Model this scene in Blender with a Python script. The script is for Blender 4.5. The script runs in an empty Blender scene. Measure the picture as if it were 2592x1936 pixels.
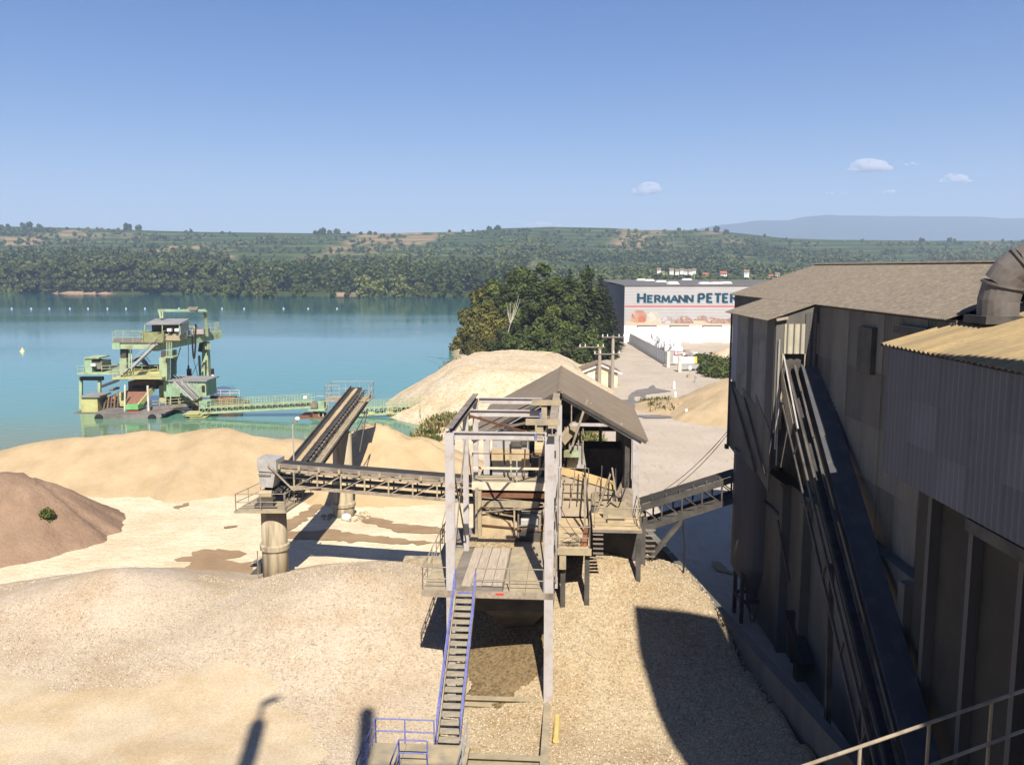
import bpy, bmesh, math, random
import numpy as np
from mathutils import Vector, Matrix, noise as mnoise
R = random.Random(7)
NR = np.random.RandomState(7)
S = bpy.context.scene
COL = S.collection

# ------------------------------------------------------------------ camera, sky, sun, exposure
FPX, CX, CY = 2198.0, 1296.0, 968.0
PITCH = math.radians(7.46)
CAMZ = 20.0
CAM = Vector((0, 0, CAMZ))
SP, CP = math.sin(PITCH), math.cos(PITCH)
cam = bpy.data.objects.new('camera', bpy.data.cameras.new('camera'))
COL.objects.link(cam)
cam.location = CAM
cam.rotation_euler = (math.radians(90) - PITCH, 0, 0)
cam.data.sensor_width = 36
cam.data.lens = 36 * FPX / 2592
cam.data.clip_start = 0.1
cam.data.clip_end = 60000
S.camera = cam

SUN_EL, SUN_AZ = math.radians(46.5), math.radians(7.5)     # sun behind the camera, a little to the right
sun_dir = Vector((math.sin(SUN_AZ) * math.cos(SUN_EL), -math.cos(SUN_AZ) * math.cos(SUN_EL), math.sin(SUN_EL)))
W = bpy.data.worlds.new('World'); S.world = W; W.use_nodes = True
wn = W.node_tree.nodes; wl = W.node_tree.links
sky = wn.new('ShaderNodeTexSky'); sky.sky_type = 'NISHITA'; sky.sun_disc = False
sky.sun_elevation = SUN_EL; sky.sun_rotation = math.radians(180) - SUN_AZ
sky.altitude = 200; sky.air_density = 1.0; sky.dust_density = 0.6; sky.ozone_density = 3.0
hsv = wn.new('ShaderNodeHueSaturation'); hsv.inputs['Saturation'].default_value = 1.5; hsv.inputs['Hue'].default_value = 0.516
wl.new(sky.outputs[0], hsv.inputs['Color']); wl.new(hsv.outputs[0], wn['Background'].inputs[0])
wn['Background'].inputs[1].default_value = 0.049
sl = bpy.data.lights.new('sun', 'SUN'); sl.energy = 4.6; sl.angle = math.radians(0.5); sl.color = (1.0, 0.93, 0.82)
so = bpy.data.objects.new('sun', sl); COL.objects.link(so)
so.rotation_euler = sun_dir.to_track_quat('Z', 'Y').to_euler()
S.view_settings.view_transform = 'Standard'; S.view_settings.look = 'None'
S.view_settings.exposure = 0.95; S.view_settings.gamma = 1; S.view_settings.use_curve_mapping = False
S.render.engine = 'CYCLES'
cy = S.cycles
cy.use_denoising = True
cy.max_bounces = 6; cy.diffuse_bounces = 3; cy.glossy_bounces = 3; cy.transmission_bounces = 3
cy.transparent_max_bounces = 6; cy.volume_bounces = 2; cy.caustics_reflective = False; cy.caustics_refractive = False

# ------------------------------------------------------------------ from a place in the view to a point of the ground
def ray(u, v):
    a = (u - CX) / FPX; b = -(v - CY) / FPX
    return Vector((a, CP + b * SP, -SP + b * CP))
def P(u, v, Y):
    d = ray(u, v); return CAM + d * (Y / d.y)
def G(u, v, z=0.0):
    d = ray(u, v); return CAM + d * ((z - CAMZ) / d.z)
def fbm(x, y, s, o=4, z=0.0):
    return mnoise.fractal(Vector((x * s, y * s, z)), 1.0, 2.0, o)

# ------------------------------------------------------------------ materials
MATS = {}
def mat(name, c1, c2=None, scale=1.5, rough=0.85, bump=0.0, bscale=15.0, metal=0.0, stretch=(1, 1, 1), spec=0.25,
        island=0.0, rnd=0.0, detail=6, lo=0.35, hi=0.65, speck=None):
    if name in MATS: return MATS[name]
    m = bpy.data.materials.new(name); m.use_nodes = True
    n = m.node_tree.nodes; l = m.node_tree.links; b = n['Principled BSDF']
    b.inputs['Roughness'].default_value = rough; b.inputs['Metallic'].default_value = metal
    b.inputs['Specular IOR Level'].default_value = spec
    tc = n.new('ShaderNodeTexCoord'); mp = n.new('ShaderNodeMapping'); mp.inputs['Scale'].default_value = stretch
    l.new(tc.outputs['Object'], mp.inputs[0])
    c2 = c2 or tuple(x * 0.72 for x in c1)
    nz = n.new('ShaderNodeTexNoise'); nz.inputs['Scale'].default_value = scale; nz.inputs['Detail'].default_value = detail
    nz.inputs['Roughness'].default_value = 0.65
    l.new(mp.outputs[0], nz.inputs['Vector'])
    rp = n.new('ShaderNodeValToRGB'); e = rp.color_ramp.elements
    e[0].position = lo; e[0].color = (*c2, 1); e[1].position = hi; e[1].color = (*c1, 1)
    l.new(nz.outputs['Fac'], rp.inputs[0])
    out = rp.outputs[0]
    if speck:
        sc, sr, samt = speck                                       # fine grain with a colour of its own
        n3 = n.new('ShaderNodeTexNoise'); n3.inputs['Scale'].default_value = sc; n3.inputs['Detail'].default_value = 3
        l.new(tc.outputs['Object'], n3.inputs['Vector'])
        r3 = n.new('ShaderNodeValToRGB'); r3.color_ramp.elements[0].position = 0.5; r3.color_ramp.elements[1].position = 0.72
        r3.color_ramp.elements[1].color = (samt, samt, samt, 1)
        l.new(n3.outputs['Fac'], r3.inputs[0])
        mx = n.new('ShaderNodeMix'); mx.data_type = 'RGBA'; l.new(r3.outputs[0], mx.inputs[0]); l.new(out, mx.inputs[6])
        mx.inputs[7].default_value = (*sr, 1); out = mx.outputs[2]
    if island or rnd:
        hs = n.new('ShaderNodeHueSaturation'); l.new(out, hs.inputs['Color'])
        ge = n.new('ShaderNodeNewGeometry'); oi = n.new('ShaderNodeObjectInfo')
        m1 = n.new('ShaderNodeMapRange'); m1.inputs['To Min'].default_value = 1 - island; m1.inputs['To Max'].default_value = 1 + island
        l.new(ge.outputs['Random Per Island'], m1.inputs[0])
        m2 = n.new('ShaderNodeMapRange'); m2.inputs['To Min'].default_value = 1 - rnd; m2.inputs['To Max'].default_value = 1 + rnd
        l.new(oi.outputs['Random'], m2.inputs[0])
        mm = n.new('ShaderNodeMath'); mm.operation = 'MULTIPLY'; l.new(m1.outputs[0], mm.inputs[0]); l.new(m2.outputs[0], mm.inputs[1])
        l.new(mm.outputs[0], hs.inputs['Value']); out = hs.outputs[0]
    l.new(out, b.inputs['Base Color'])
    if bump:
        n2 = n.new('ShaderNodeTexNoise'); n2.inputs['Scale'].default_value = bscale; n2.inputs['Detail'].default_value = 5
        l.new(mp.outputs[0], n2.inputs['Vector'])
        bp = n.new('ShaderNodeBump'); bp.inputs['Strength'].default_value = bump; bp.inputs['Distance'].default_value = 0.1
        l.new(n2.outputs['Fac'], bp.inputs['Height']); l.new(bp.outputs[0], b.inputs['Normal'])
    MATS[name] = m
    return m

def gravel_mat(name, cols, scale, bump=0.6, broad=None):
    """stones as Voronoi cells, each with its own colour, over broad drifts of another tone"""
    m = bpy.data.materials.new(name); m.use_nodes = True
    n = m.node_tree.nodes; l = m.node_tree.links; b = n['Principled BSDF']; b.inputs['Roughness'].default_value = 0.9
    b.inputs['Specular IOR Level'].default_value = 0.15
    tc = n.new('ShaderNodeTexCoord')
    vo = n.new('ShaderNodeTexVoronoi'); vo.inputs['Scale'].default_value = scale
    l.new(tc.outputs['Object'], vo.inputs['Vector'])
    sx = n.new('ShaderNodeSeparateColor'); l.new(vo.outputs['Color'], sx.inputs[0])
    rp = n.new('ShaderNodeValToRGB'); el = rp.color_ramp.elements
    while len(el) < len(cols): el.new(0.5)
    for i, c in enumerate(cols): el[i].position = i / (len(cols) - 1); el[i].color = (*c, 1)
    l.new(sx.outputs[0], rp.inputs[0])
    out = rp.outputs[0]
    nz = n.new('ShaderNodeTexNoise'); nz.inputs['Scale'].default_value = 0.22; nz.inputs['Detail'].default_value = 7
    nz.inputs['Roughness'].default_value = 0.7
    l.new(tc.outputs['Object'], nz.inputs['Vector'])
    r2 = n.new('ShaderNodeValToRGB'); r2.color_ramp.elements[0].position = 0.44; r2.color_ramp.elements[1].position = 0.6
    l.new(nz.outputs['Fac'], r2.inputs[0])
    mx = n.new('ShaderNodeMix'); mx.data_type = 'RGBA'; mx.blend_type = 'MULTIPLY'; l.new(r2.outputs[0], mx.inputs[0])
    l.new(out, mx.inputs[6]); mx.inputs[7].default_value = (*(broad or (0.86, 0.8, 0.72)), 1)
    l.new(mx.outputs[2], b.inputs['Base Color'])
    bp = n.new('ShaderNodeBump'); bp.inputs['Strength'].default_value = bump; bp.inputs['Distance'].default_value = 0.6 / scale
    bp.invert = True
    l.new(vo.outputs['Distance'], bp.inputs['Height']); l.new(bp.outputs[0], b.inputs['Normal'])
    MATS[name] = m
    return m

def leaf_mat(name, c1, c2, island=0.35, rnd=0.32, nsc=0.35):
    m = bpy.data.materials.new(name); m.use_nodes = True
    n = m.node_tree.nodes; l = m.node_tree.links; b = n['Principled BSDF']; b.inputs['Roughness'].default_value = 0.7
    b.inputs['Specular IOR Level'].default_value = 0.2
    tc = n.new('ShaderNodeTexCoord'); nz = n.new('ShaderNodeTexNoise'); nz.inputs['Scale'].default_value = nsc; nz.inputs['Detail'].default_value = 4
    l.new(tc.outputs['Object'], nz.inputs['Vector'])
    rp = n.new('ShaderNodeValToRGB'); e = rp.color_ramp.elements
    e[0].position = 0.35; e[0].color = (*c2, 1); e[1].position = 0.65; e[1].color = (*c1, 1)
    l.new(nz.outputs['Fac'], rp.inputs[0])
    hs = n.new('ShaderNodeHueSaturation'); l.new(rp.outputs[0], hs.inputs['Color'])
    ge = n.new('ShaderNodeNewGeometry'); oi = n.new('ShaderNodeObjectInfo')
    m1 = n.new('ShaderNodeMapRange'); m1.inputs['To Min'].default_value = 1 - island; m1.inputs['To Max'].default_value = 1 + island
    l.new(ge.outputs['Random Per Island'], m1.inputs[0])
    m2 = n.new('ShaderNodeMapRange'); m2.inputs['To Min'].default_value = 1 - rnd; m2.inputs['To Max'].default_value = 1 + rnd
    l.new(oi.outputs['Random'], m2.inputs[0])
    mm = n.new('ShaderNodeMath'); mm.operation = 'MULTIPLY'; l.new(m1.outputs[0], mm.inputs[0]); l.new(m2.outputs[0], mm.inputs[1])
    l.new(mm.outputs[0], hs.inputs['Value'])
    l.new(hs.outputs[0], b.inputs['Base Color'])
    tr = n.new('ShaderNodeBsdfTranslucent'); l.new(hs.outputs[0], tr.inputs[0])
    ms = n.new('ShaderNodeMixShader'); ms.inputs[0].default_value = 0.22
    l.new(b.outputs[0], ms.inputs[1]); l.new(tr.outputs[0], ms.inputs[2]); l.new(ms.outputs[0], n['Material Output'].inputs[0])
    MATS[name] = m
    return m

grey_paint = mat('grey_paint', (0.44, 0.415, 0.41), (0.36, 0.33, 0.31), 0.9, 0.7, stretch=(1, 1, .3), speck=(3, (.3, .2, .13), .5))
dusty_steel = mat('dusty_steel', (0.36, 0.30, 0.22), (0.22, 0.18, 0.14), 1.2, 0.9, speck=(6, (.15, .11, .08), .6))
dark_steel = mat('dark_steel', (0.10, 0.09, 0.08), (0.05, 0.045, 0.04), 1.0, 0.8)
mid_steel = mat('mid_steel', (0.24, 0.21, 0.175), (0.14, 0.12, 0.10), 1.0, 0.85, speck=(4, (.2, .12, .08), .5))
galv = mat('galvanised', (0.38, 0.37, 0.35), (0.28, 0.27, 0.25), 1.5, 0.6, speck=(5, (.25, .18, .12), .4))
sand_dust = mat('sand_dust', (0.52, 0.40, 0.24), (0.36, 0.28, 0.17), 1.4, 0.95, 0.3, 20)
plate = mat('dusty_plate', (0.40, 0.32, 0.20), (0.27, 0.23, 0.16), 0.9, 0.9, speck=(2.5, (.2, .19, .15), .7))
wood = mat('weathered_board', (0.42, 0.35, 0.27), (0.30, 0.25, 0.19), 2, 0.9, stretch=(6, .5, 6), rnd=.12)
rubber = mat('belt_rubber', (0.05, 0.045, 0.042), (0.03, 0.028, 0.026), 2, 0.8)
blue_paint = mat('blue_paint', (0.10, 0.12, 0.36), (0.16, 0.17, 0.36), 3, 0.55, speck=(9, (.3, .3, .4), .5))
tread_m = mat('tread_steel', (0.34, 0.30, 0.22), (0.24, 0.21, 0.16), 3, 0.9)
concrete = mat('concrete', (0.42, 0.35, 0.235), (0.21, 0.17, 0.115), 1.3, 0.95, 0.2, 8, stretch=(1.8, 1.8, .16), lo=.38, hi=.6)
grey_conc = mat('grey_concrete', (0.155, 0.145, 0.125), (0.10, 0.095, 0.083), 0.4, 0.95, 0.1, 6, stretch=(1, 1, .4))
fibre = mat('fibre_cement', (0.165, 0.14, 0.108), (0.13, 0.108, 0.083), 2.5, 0.95, speck=(5, (.30, .23, .19), .4))
fibre_yel = mat('fibre_cement_lichen', (0.32, 0.235, 0.115), (0.20, 0.15, 0.085), 0.7, 0.95, stretch=(.25, 2, 1), speck=(5, (.2, .16, .1), .7))
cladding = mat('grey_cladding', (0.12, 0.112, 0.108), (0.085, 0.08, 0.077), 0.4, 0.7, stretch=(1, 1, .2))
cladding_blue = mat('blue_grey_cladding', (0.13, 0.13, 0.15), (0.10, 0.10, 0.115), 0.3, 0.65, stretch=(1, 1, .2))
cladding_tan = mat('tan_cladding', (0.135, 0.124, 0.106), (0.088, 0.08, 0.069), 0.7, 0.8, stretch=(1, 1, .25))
shed_roof_m = mat('shed_roof_sheet', (0.235, 0.185, 0.13), (0.19, 0.148, 0.105), 0.6, 0.95, speck=(5, (.16, .125, .1), .5))
silo_m = mat('silo_steel', (0.12, 0.115, 0.125), (0.09, 0.085, 0.09), 0.4, 0.55, stretch=(1, 1, .2))
green = mat('pale_green_paint', (0.36, 0.44, 0.27), (0.28, 0.34, 0.20), 0.5, 0.7, speck=(1.1, (.2, .15, .08), .75))
green2 = mat('mint_paint', (0.29, 0.42, 0.28), (0.22, 0.32, 0.20), 0.6, 0.7, speck=(1.3, (.2, .15, .08), .5))
yellowg = mat('yellow_green_paint', (0.46, 0.45, 0.20), (0.36, 0.34, 0.15), 0.5, 0.7, speck=(1.2, (.3, .2, .09), .5))
olive = mat('olive_mesh', (0.26, 0.27, 0.13), (0.18, 0.18, 0.09), 1, 0.8)
rust = mat('rust', (0.24, 0.11, 0.06), (0.13, 0.06, 0.035), 0.9, 0.95, speck=(2, (.08, .045, .03), .7))
rust_lt = mat('rusty_screen', (0.25, 0.13, 0.085), (0.16, 0.08, 0.055), 0.8, 0.95, stretch=(3, 3, .4))
pont_m = mat('pontoon_steel', (0.22, 0.195, 0.18), (0.12, 0.105, 0.095), 0.4, 0.8, stretch=(1, 1, 2))
white_p = mat('white_paint', (0.78, 0.77, 0.73), (0.70, 0.68, 0.64), 1, 0.6)
greyroof = mat('grey_roof', (0.27, 0.26, 0.26), (0.2, 0.19, 0.19), 0.3, 0.8)
red_p = mat('red_paint', (0.62, 0.06, 0.05), (0.5, 0.05, 0.045), 1, 0.5)
yel_p = mat('yellow_paint', (0.75, 0.52, 0.05), (0.68, 0.46, 0.05), 1, 0.5)
cream = mat('cream_render', (0.72, 0.64, 0.43), (0.64, 0.56, 0.37), 0.5, 0.9)
tile_br = mat('brown_tile', (0.25, 0.185, 0.12), (0.19, 0.135, 0.09), 2.2, 0.95)
tile_red = mat('red_tile', (0.36, 0.12, 0.07), (0.27, 0.09, 0.06), 2, 0.9)
house_w = mat('house_render', (0.76, 0.73, 0.66), (0.68, 0.65, 0.58), 0.5, 0.9)
glass_d = mat('dark_glass', (0.03, 0.035, 0.04), (0.02, 0.022, 0.025), 1, 0.15, spec=.5)
black = mat('black_rubber', (0.022, 0.022, 0.022), (0.015, 0.015, 0.015), 2, 0.7)
pole_m = mat('concrete_pole', (0.36, 0.31, 0.24), (0.28, 0.24, 0.19), 1, 0.9, stretch=(1, 1, .3))
bark = mat('bark', (0.16, 0.12, 0.085), (0.09, 0.07, 0.05), 2, 0.95, stretch=(1, 1, .3))
dead_w = mat('dead_wood', (0.52, 0.47, 0.39), (0.38, 0.33, 0.27), 2, 0.9)

# ------------------------------------------------------------------ mesh builder
class MB:
    def __init__(s): s.v = []; s.f = []
    def add(s, vs, fs):
        o = len(s.v); s.v += [tuple(x) for x in vs]; s.f += [tuple(i + o for i in f) for f in fs]; return s
    def box(s, x0, x1, y0, y1, z0, z1):
        return s.add([(x0, y0, z0), (x1, y0, z0), (x1, y1, z0), (x0, y1, z0), (x0, y0, z1), (x1, y0, z1), (x1, y1, z1), (x0, y1, z1)],
                     [(3, 2, 1, 0), (4, 5, 6, 7), (0, 1, 5, 4), (1, 2, 6, 5), (2, 3, 7, 6), (3, 0, 4, 7)])
    def bar(s, p, q, w=.1, h=None, up=(0, 0, 1)):
        p = Vector(p); q = Vector(q); h = h or w; d = (q - p).normalized(); up = Vector(up)
        if abs(d.dot(up)) > .98: up = Vector((0, 1, 0))
        r = d.cross(up).normalized(); t = r.cross(d)
        vs = [c + r * a * w / 2 + t * b * h / 2 for c in (p, q) for a, b in ((-1, -1), (1, -1), (1, 1), (-1, 1))]
        return s.add(vs, [(0, 1, 2, 3), (7, 6, 5, 4), (0, 4, 5, 1), (1, 5, 6, 2), (2, 6, 7, 3), (3, 7, 4, 0)])
    def ibeam(s, p, q, w=.3, h=.3, t=.03, up=(0, 0, 1)):
        p = Vector(p); q = Vector(q); d = (q - p).normalized(); up = Vector(up)
        if abs(d.dot(up)) > .98: up = Vector((0, 1, 0))
        r = d.cross(up).normalized(); n = r.cross(d)
        s.bar(p + n * (h / 2 - t / 2), q + n * (h / 2 - t / 2), w, t, up); s.bar(p - n * (h / 2 - t / 2), q - n * (h / 2 - t / 2), w, t, up)
        return s.bar(p, q, t, h - 2 * t - .002, up)
    def tube(s, p, q, r=.05, n=8, r2=None, cap=True):
        p = Vector(p); q = Vector(q); r2 = r if r2 is None else r2; d = (q - p).normalized()
        a = d.orthogonal().normalized(); b = d.cross(a)
        vs = []
        for c, rr in ((p, r), (q, r2)):
            vs += [c + (a * math.cos(2 * math.pi * i / n) + b * math.sin(2 * math.pi * i / n)) * rr for i in range(n)]
        fs = [(i, (i + 1) % n, n + (i + 1) % n, n + i) for i in range(n)]
        if cap: fs += [tuple(range(n - 1, -1, -1)), tuple(range(n, 2 * n))]
        return s.add(vs, fs)
    def path(s, pts, r=.03, n=6):
        for a, b in zip(pts, pts[1:]): s.tube(a, b, r, n)
        return s
    def lathe(s, c, prof, n=24):
        c = Vector(c); vs = []; fs = []
        for r, z in prof:
            vs += [c + Vector((r * math.cos(2 * math.pi * i / n), r * math.sin(2 * math.pi * i / n), z)) for i in range(n)]
        for k in range(len(prof) - 1):
            fs += [(k * n + i, k * n + (i + 1) % n, (k + 1) * n + (i + 1) % n, (k + 1) * n + i) for i in range(n)]
        fs += [tuple(range(n - 1, -1, -1)), tuple((len(prof) - 1) * n + i for i in range(n))]
        return s.add(vs, fs)
    def prism(s, pts, off):
        """closed polygon of 3D points thickened by the vector off"""
        n = len(pts); off = Vector(off); a = [Vector(p) for p in pts]
        return s.add(a + [p + off for p in a], [tuple(range(n - 1, -1, -1)), tuple(range(n, 2 * n))] +
                     [(i, (i + 1) % n, n + (i + 1) % n, n + i) for i in range(n)])
    def corr(s, o, du, dv, nrm, lu, lv, pitch=.177, amp=.026, k=6, th=.012):
        """a corrugated sheet: waves across du, straight along dv, with a thickness"""
        o = Vector(o); du = Vector(du).normalized(); dv = Vector(dv).normalized(); nrm = Vector(nrm).normalized()
        m = max(2, int(lu / pitch * k)); vs = []; fs = []
        for i in range(m + 1):
            x = lu * i / m; w = math.cos(2 * math.pi * x / pitch) * amp
            for y, t in ((0, 0), (lv, 0), (lv, -th), (0, -th)): vs.append(o + du * x + dv * y + nrm * (w + t))
        for i in range(m):
            a = 4 * i
            fs += [(a, a + 1, a + 5, a + 4), (a + 1, a + 2, a + 6, a + 5), (a + 2, a + 3, a + 7, a + 6), (a + 3, a, a + 4, a + 7)]
        fs += [(0, 3, 2, 1), (4 * m, 4 * m + 1, 4 * m + 2, 4 * m + 3)]
        return s.add(vs, fs)
    def build(s, name, m, parent=None, local=False, smooth=False):
        me = bpy.data.meshes.new(name)
        vs = s.v
        if parent is not None and not local:
            o = Vector((0, 0, 0)); q = parent
            while q: o += q.location; q = q.parent
            vs = [(x - o.x, y - o.y, z - o.z) for x, y, z in vs]
        me.from_pydata(vs, [], s.f)
        bm = bmesh.new(); bm.from_mesh(me); bmesh.ops.recalc_face_normals(bm, faces=bm.faces); bm.to_mesh(me); bm.free()
        me.materials.append(m)
        if smooth: me.polygons.foreach_set('use_smooth', [True] * len(me.polygons))
        ob = bpy.data.objects.new(name, me); COL.objects.link(ob)
        if parent is not None: ob.parent = parent
        return ob

def fast_mesh(name, vs, quads, m, smooth=False):
    me = bpy.data.meshes.new(name)
    vs = np.asarray(vs, np.float32); quads = np.asarray(quads, np.int32); k = quads.shape[1]
    me.vertices.add(len(vs)); me.vertices.foreach_set('co', vs.ravel())
    me.loops.add(quads.size); me.loops.foreach_set('vertex_index', quads.ravel())
    me.polygons.add(len(quads)); me.polygons.foreach_set('loop_start', np.arange(0, quads.size, k, dtype=np.int32))
    me.update(calc_edges=True)
    if smooth: me.polygons.foreach_set('use_smooth', np.ones(len(quads), bool))
    me.materials.append(m)
    return me
def tag(o, label, cat, group=None, kind=None):
    if label: o['label'] = label
    if cat: o['category'] = cat
    if group: o['group'] = group
    if kind: o['kind'] = kind
    return o
def thing(name, label, cat, loc=(0, 0, 0), rotz=0.0, group=None):
    o = bpy.data.objects.new(name, None); COL.objects.link(o); o.location = loc; o.rotation_euler = (0, 0, rotz)
    o.empty_display_size = .3
    return tag(o, label, cat, group)
def link(name, me, parent=None, loc=(0, 0, 0)):
    o = bpy.data.objects.new(name, me); COL.objects.link(o); o.location = loc
    if parent is not None: o.parent = parent
    return o
def copy_tree(o, loc, rotz=0, scale=None, label=None, group=None):
    r = o.copy(); COL.objects.link(r); r.location = loc; r.rotation_euler = (0, 0, rotz)
    if scale: r.scale = scale
    if label: r['label'] = label
    if group: r['group'] = group
    for ch in o.children:
        c = ch.copy(); COL.objects.link(c); c.parent = r
        for g in ch.children:
            d = g.copy(); COL.objects.link(d); d.parent = c
    return r
def railing(pts, parent, m, h=1.0, r=.025, step=1.3, local=False, name='railing', rails=(1, .5)):
    """posts and rails over a line of floor points"""
    b = MB(); pts = [Vector(p) for p in pts]; z = Vector((0, 0, 1))
    for p, q in zip(pts, pts[1:]):
        n = max(1, round((q - p).length / step))
        for i in range(n + 1): c = p.lerp(q, i / n); b.tube(c, c + z * h, r, 5)
        for k in rails: b.tube(p + z * h * k, q + z * h * k, r, 5)
    return b.build(name, m, parent, local)
# ------------------------------------------------------------------ ground, lake, hills, mountains
def sm(a, b, x): t = min(1, max(0, (x - a) / (b - a))); return t * t * (3 - 2 * t)
def lerp_tab(tab, x):
    if x <= tab[0][0]: return tab[0][1]
    for (a, p), (b, q) in zip(tab, tab[1:]):
        if x <= b: return p + (q - p) * (x - a) / (b - a)
    return tab[-1][1]
SHORE = [(88, -30), (95, -21), (102, -13), (112, -9), (122, -11), (130, -15.5), (160, -16), (178, -12), (200, -11.5), (268, -15), (300, -6), (330, 40), (420, 75), (800, 90)]
def lake_in(x, y):                                                   # metres inside the lake's edge
    return min(y - 93 + 1.5 * fbm(x, y, .06), lerp_tab(SHORE, y) - x + 1.2 * fbm(x, y, .12, z=3))
def ground_z(x, y):
    s = lake_in(x, y)
    return 0.12 * fbm(x, y, .05, 3) * (1 if s < 0 else 0) - 6.0 * sm(-3.5, 16, s)
def grid(name, xs, ys, zf, m, smooth=True):
    vs = [(x, y, zf(x, y)) for y in ys for x in xs]; nx = len(xs)
    j, i = np.meshgrid(np.arange(len(ys) - 1), np.arange(nx - 1), indexing='ij'); a = (j * nx + i).ravel()
    q = np.stack([a, a + 1, a + nx + 1, a + nx], 1)
    return link(name, fast_mesh(name, vs, q, m, smooth))

def ground_mat():
    m = bpy.data.materials.new('dusty_ground'); m.use_nodes = True
    n = m.node_tree.nodes; l = m.node_tree.links; b = n['Principled BSDF']; b.inputs['Roughness'].default_value = .95
    b.inputs['Specular IOR Level'].default_value = 0.1
    tc = n.new('ShaderNodeTexCoord')
    def nz(sc, lo, hi, det=6, st=(1, 1, 1), rot=0):
        mp = n.new('ShaderNodeMapping'); mp.inputs['Scale'].default_value = st; mp.inputs['Rotation'].default_value = (0, 0, rot)
        l.new(tc.outputs['Object'], mp.inputs[0])
        t = n.new('ShaderNodeTexNoise'); t.inputs['Scale'].default_value = sc; t.inputs['Detail'].default_value = det
        t.inputs['Roughness'].default_value = .68
        l.new(mp.outputs[0], t.inputs['Vector'])
        r = n.new('ShaderNodeMapRange'); r.inputs['From Min'].default_value = lo; r.inputs['From Max'].default_value = hi
        l.new(t.outputs['Fac'], r.inputs[0]); return r.outputs[0]
    def mix(f, a, c):
        x = n.new('ShaderNodeMix'); x.data_type = 'RGBA'
        (l.new(f, x.inputs[0]) if not isinstance(f, float) else setattr(x.inputs[0], 'default_value', f))
        for s, v in ((6, a), (7, c)): (l.new(v, x.inputs[s]) if not isinstance(v, tuple) else setattr(x.inputs[s], 'default_value', (*v, 1)))
        return x.outputs[2]
    sp = n.new('ShaderNodeSeparateXYZ'); l.new(tc.outputs['Object'], sp.inputs[0])
    yard = mix(nz(.16, .36, .62), (.52, .425, .28), (.68, .59, .425))        # cream dust of the yard
    yard = mix(nz(.5, .5, .75, 8, (1, 2.6, 1), .25), yard, (.52, .41, .26))
    road = mix(nz(.1, .35, .65), (.385, .325, .255), (.465, .40, .325))           # greyer haul road to the right
    road = mix(nz(.6, .55, .75, 8, (3, .4, 1), -.05), road, (.29, .245, .20))
    mr = n.new('ShaderNodeMapRange'); mr.inputs['From Min'].default_value = 0; mr.inputs['From Max'].default_value = 9
    l.new(sp.outputs['X'], mr.inputs[0])
    col = mix(mr.outputs[0], yard, road)
    mw = n.new('ShaderNodeMapRange'); mw.inputs['From Min'].default_value = -.25; mw.inputs['From Max'].default_value = -1.7
    l.new(sp.outputs['Z'], mw.inputs[0])
    bank = mix(nz(.25, .4, .6), (.10, .105, .04), (.24, .17, .09))             # weedy bank above the water
    col = mix(mw.outputs[0], col, bank)
    col = mix(nz(7, .52, .72, 3), col, (.36, .28, .18))
    l.new(col, b.inputs['Base Color'])
    t = n.new('ShaderNodeTexNoise'); t.inputs['Scale'].default_value = 2.2; t.inputs['Detail'].default_value = 9
    l.new(tc.outputs['Object'], t.inputs['Vector'])
    bp = n.new('ShaderNodeBump'); bp.inputs['Strength'].default_value = .5; bp.inputs['Distance'].default_value = .25
    l.new(t.outputs['Fac'], bp.inputs['Height']); l.new(bp.outputs[0], b.inputs['Normal'])
    return m
g = grid('ground', [-160 + 2.5 * i for i in range(105)] + [105 + 12 * i for i in range(60)],
         [-70 + 2.5 * i for i in range(164)] + [345 + 15 * i for i in range(26)], ground_z, ground_mat())
g['kind'] = 'structure'

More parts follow.
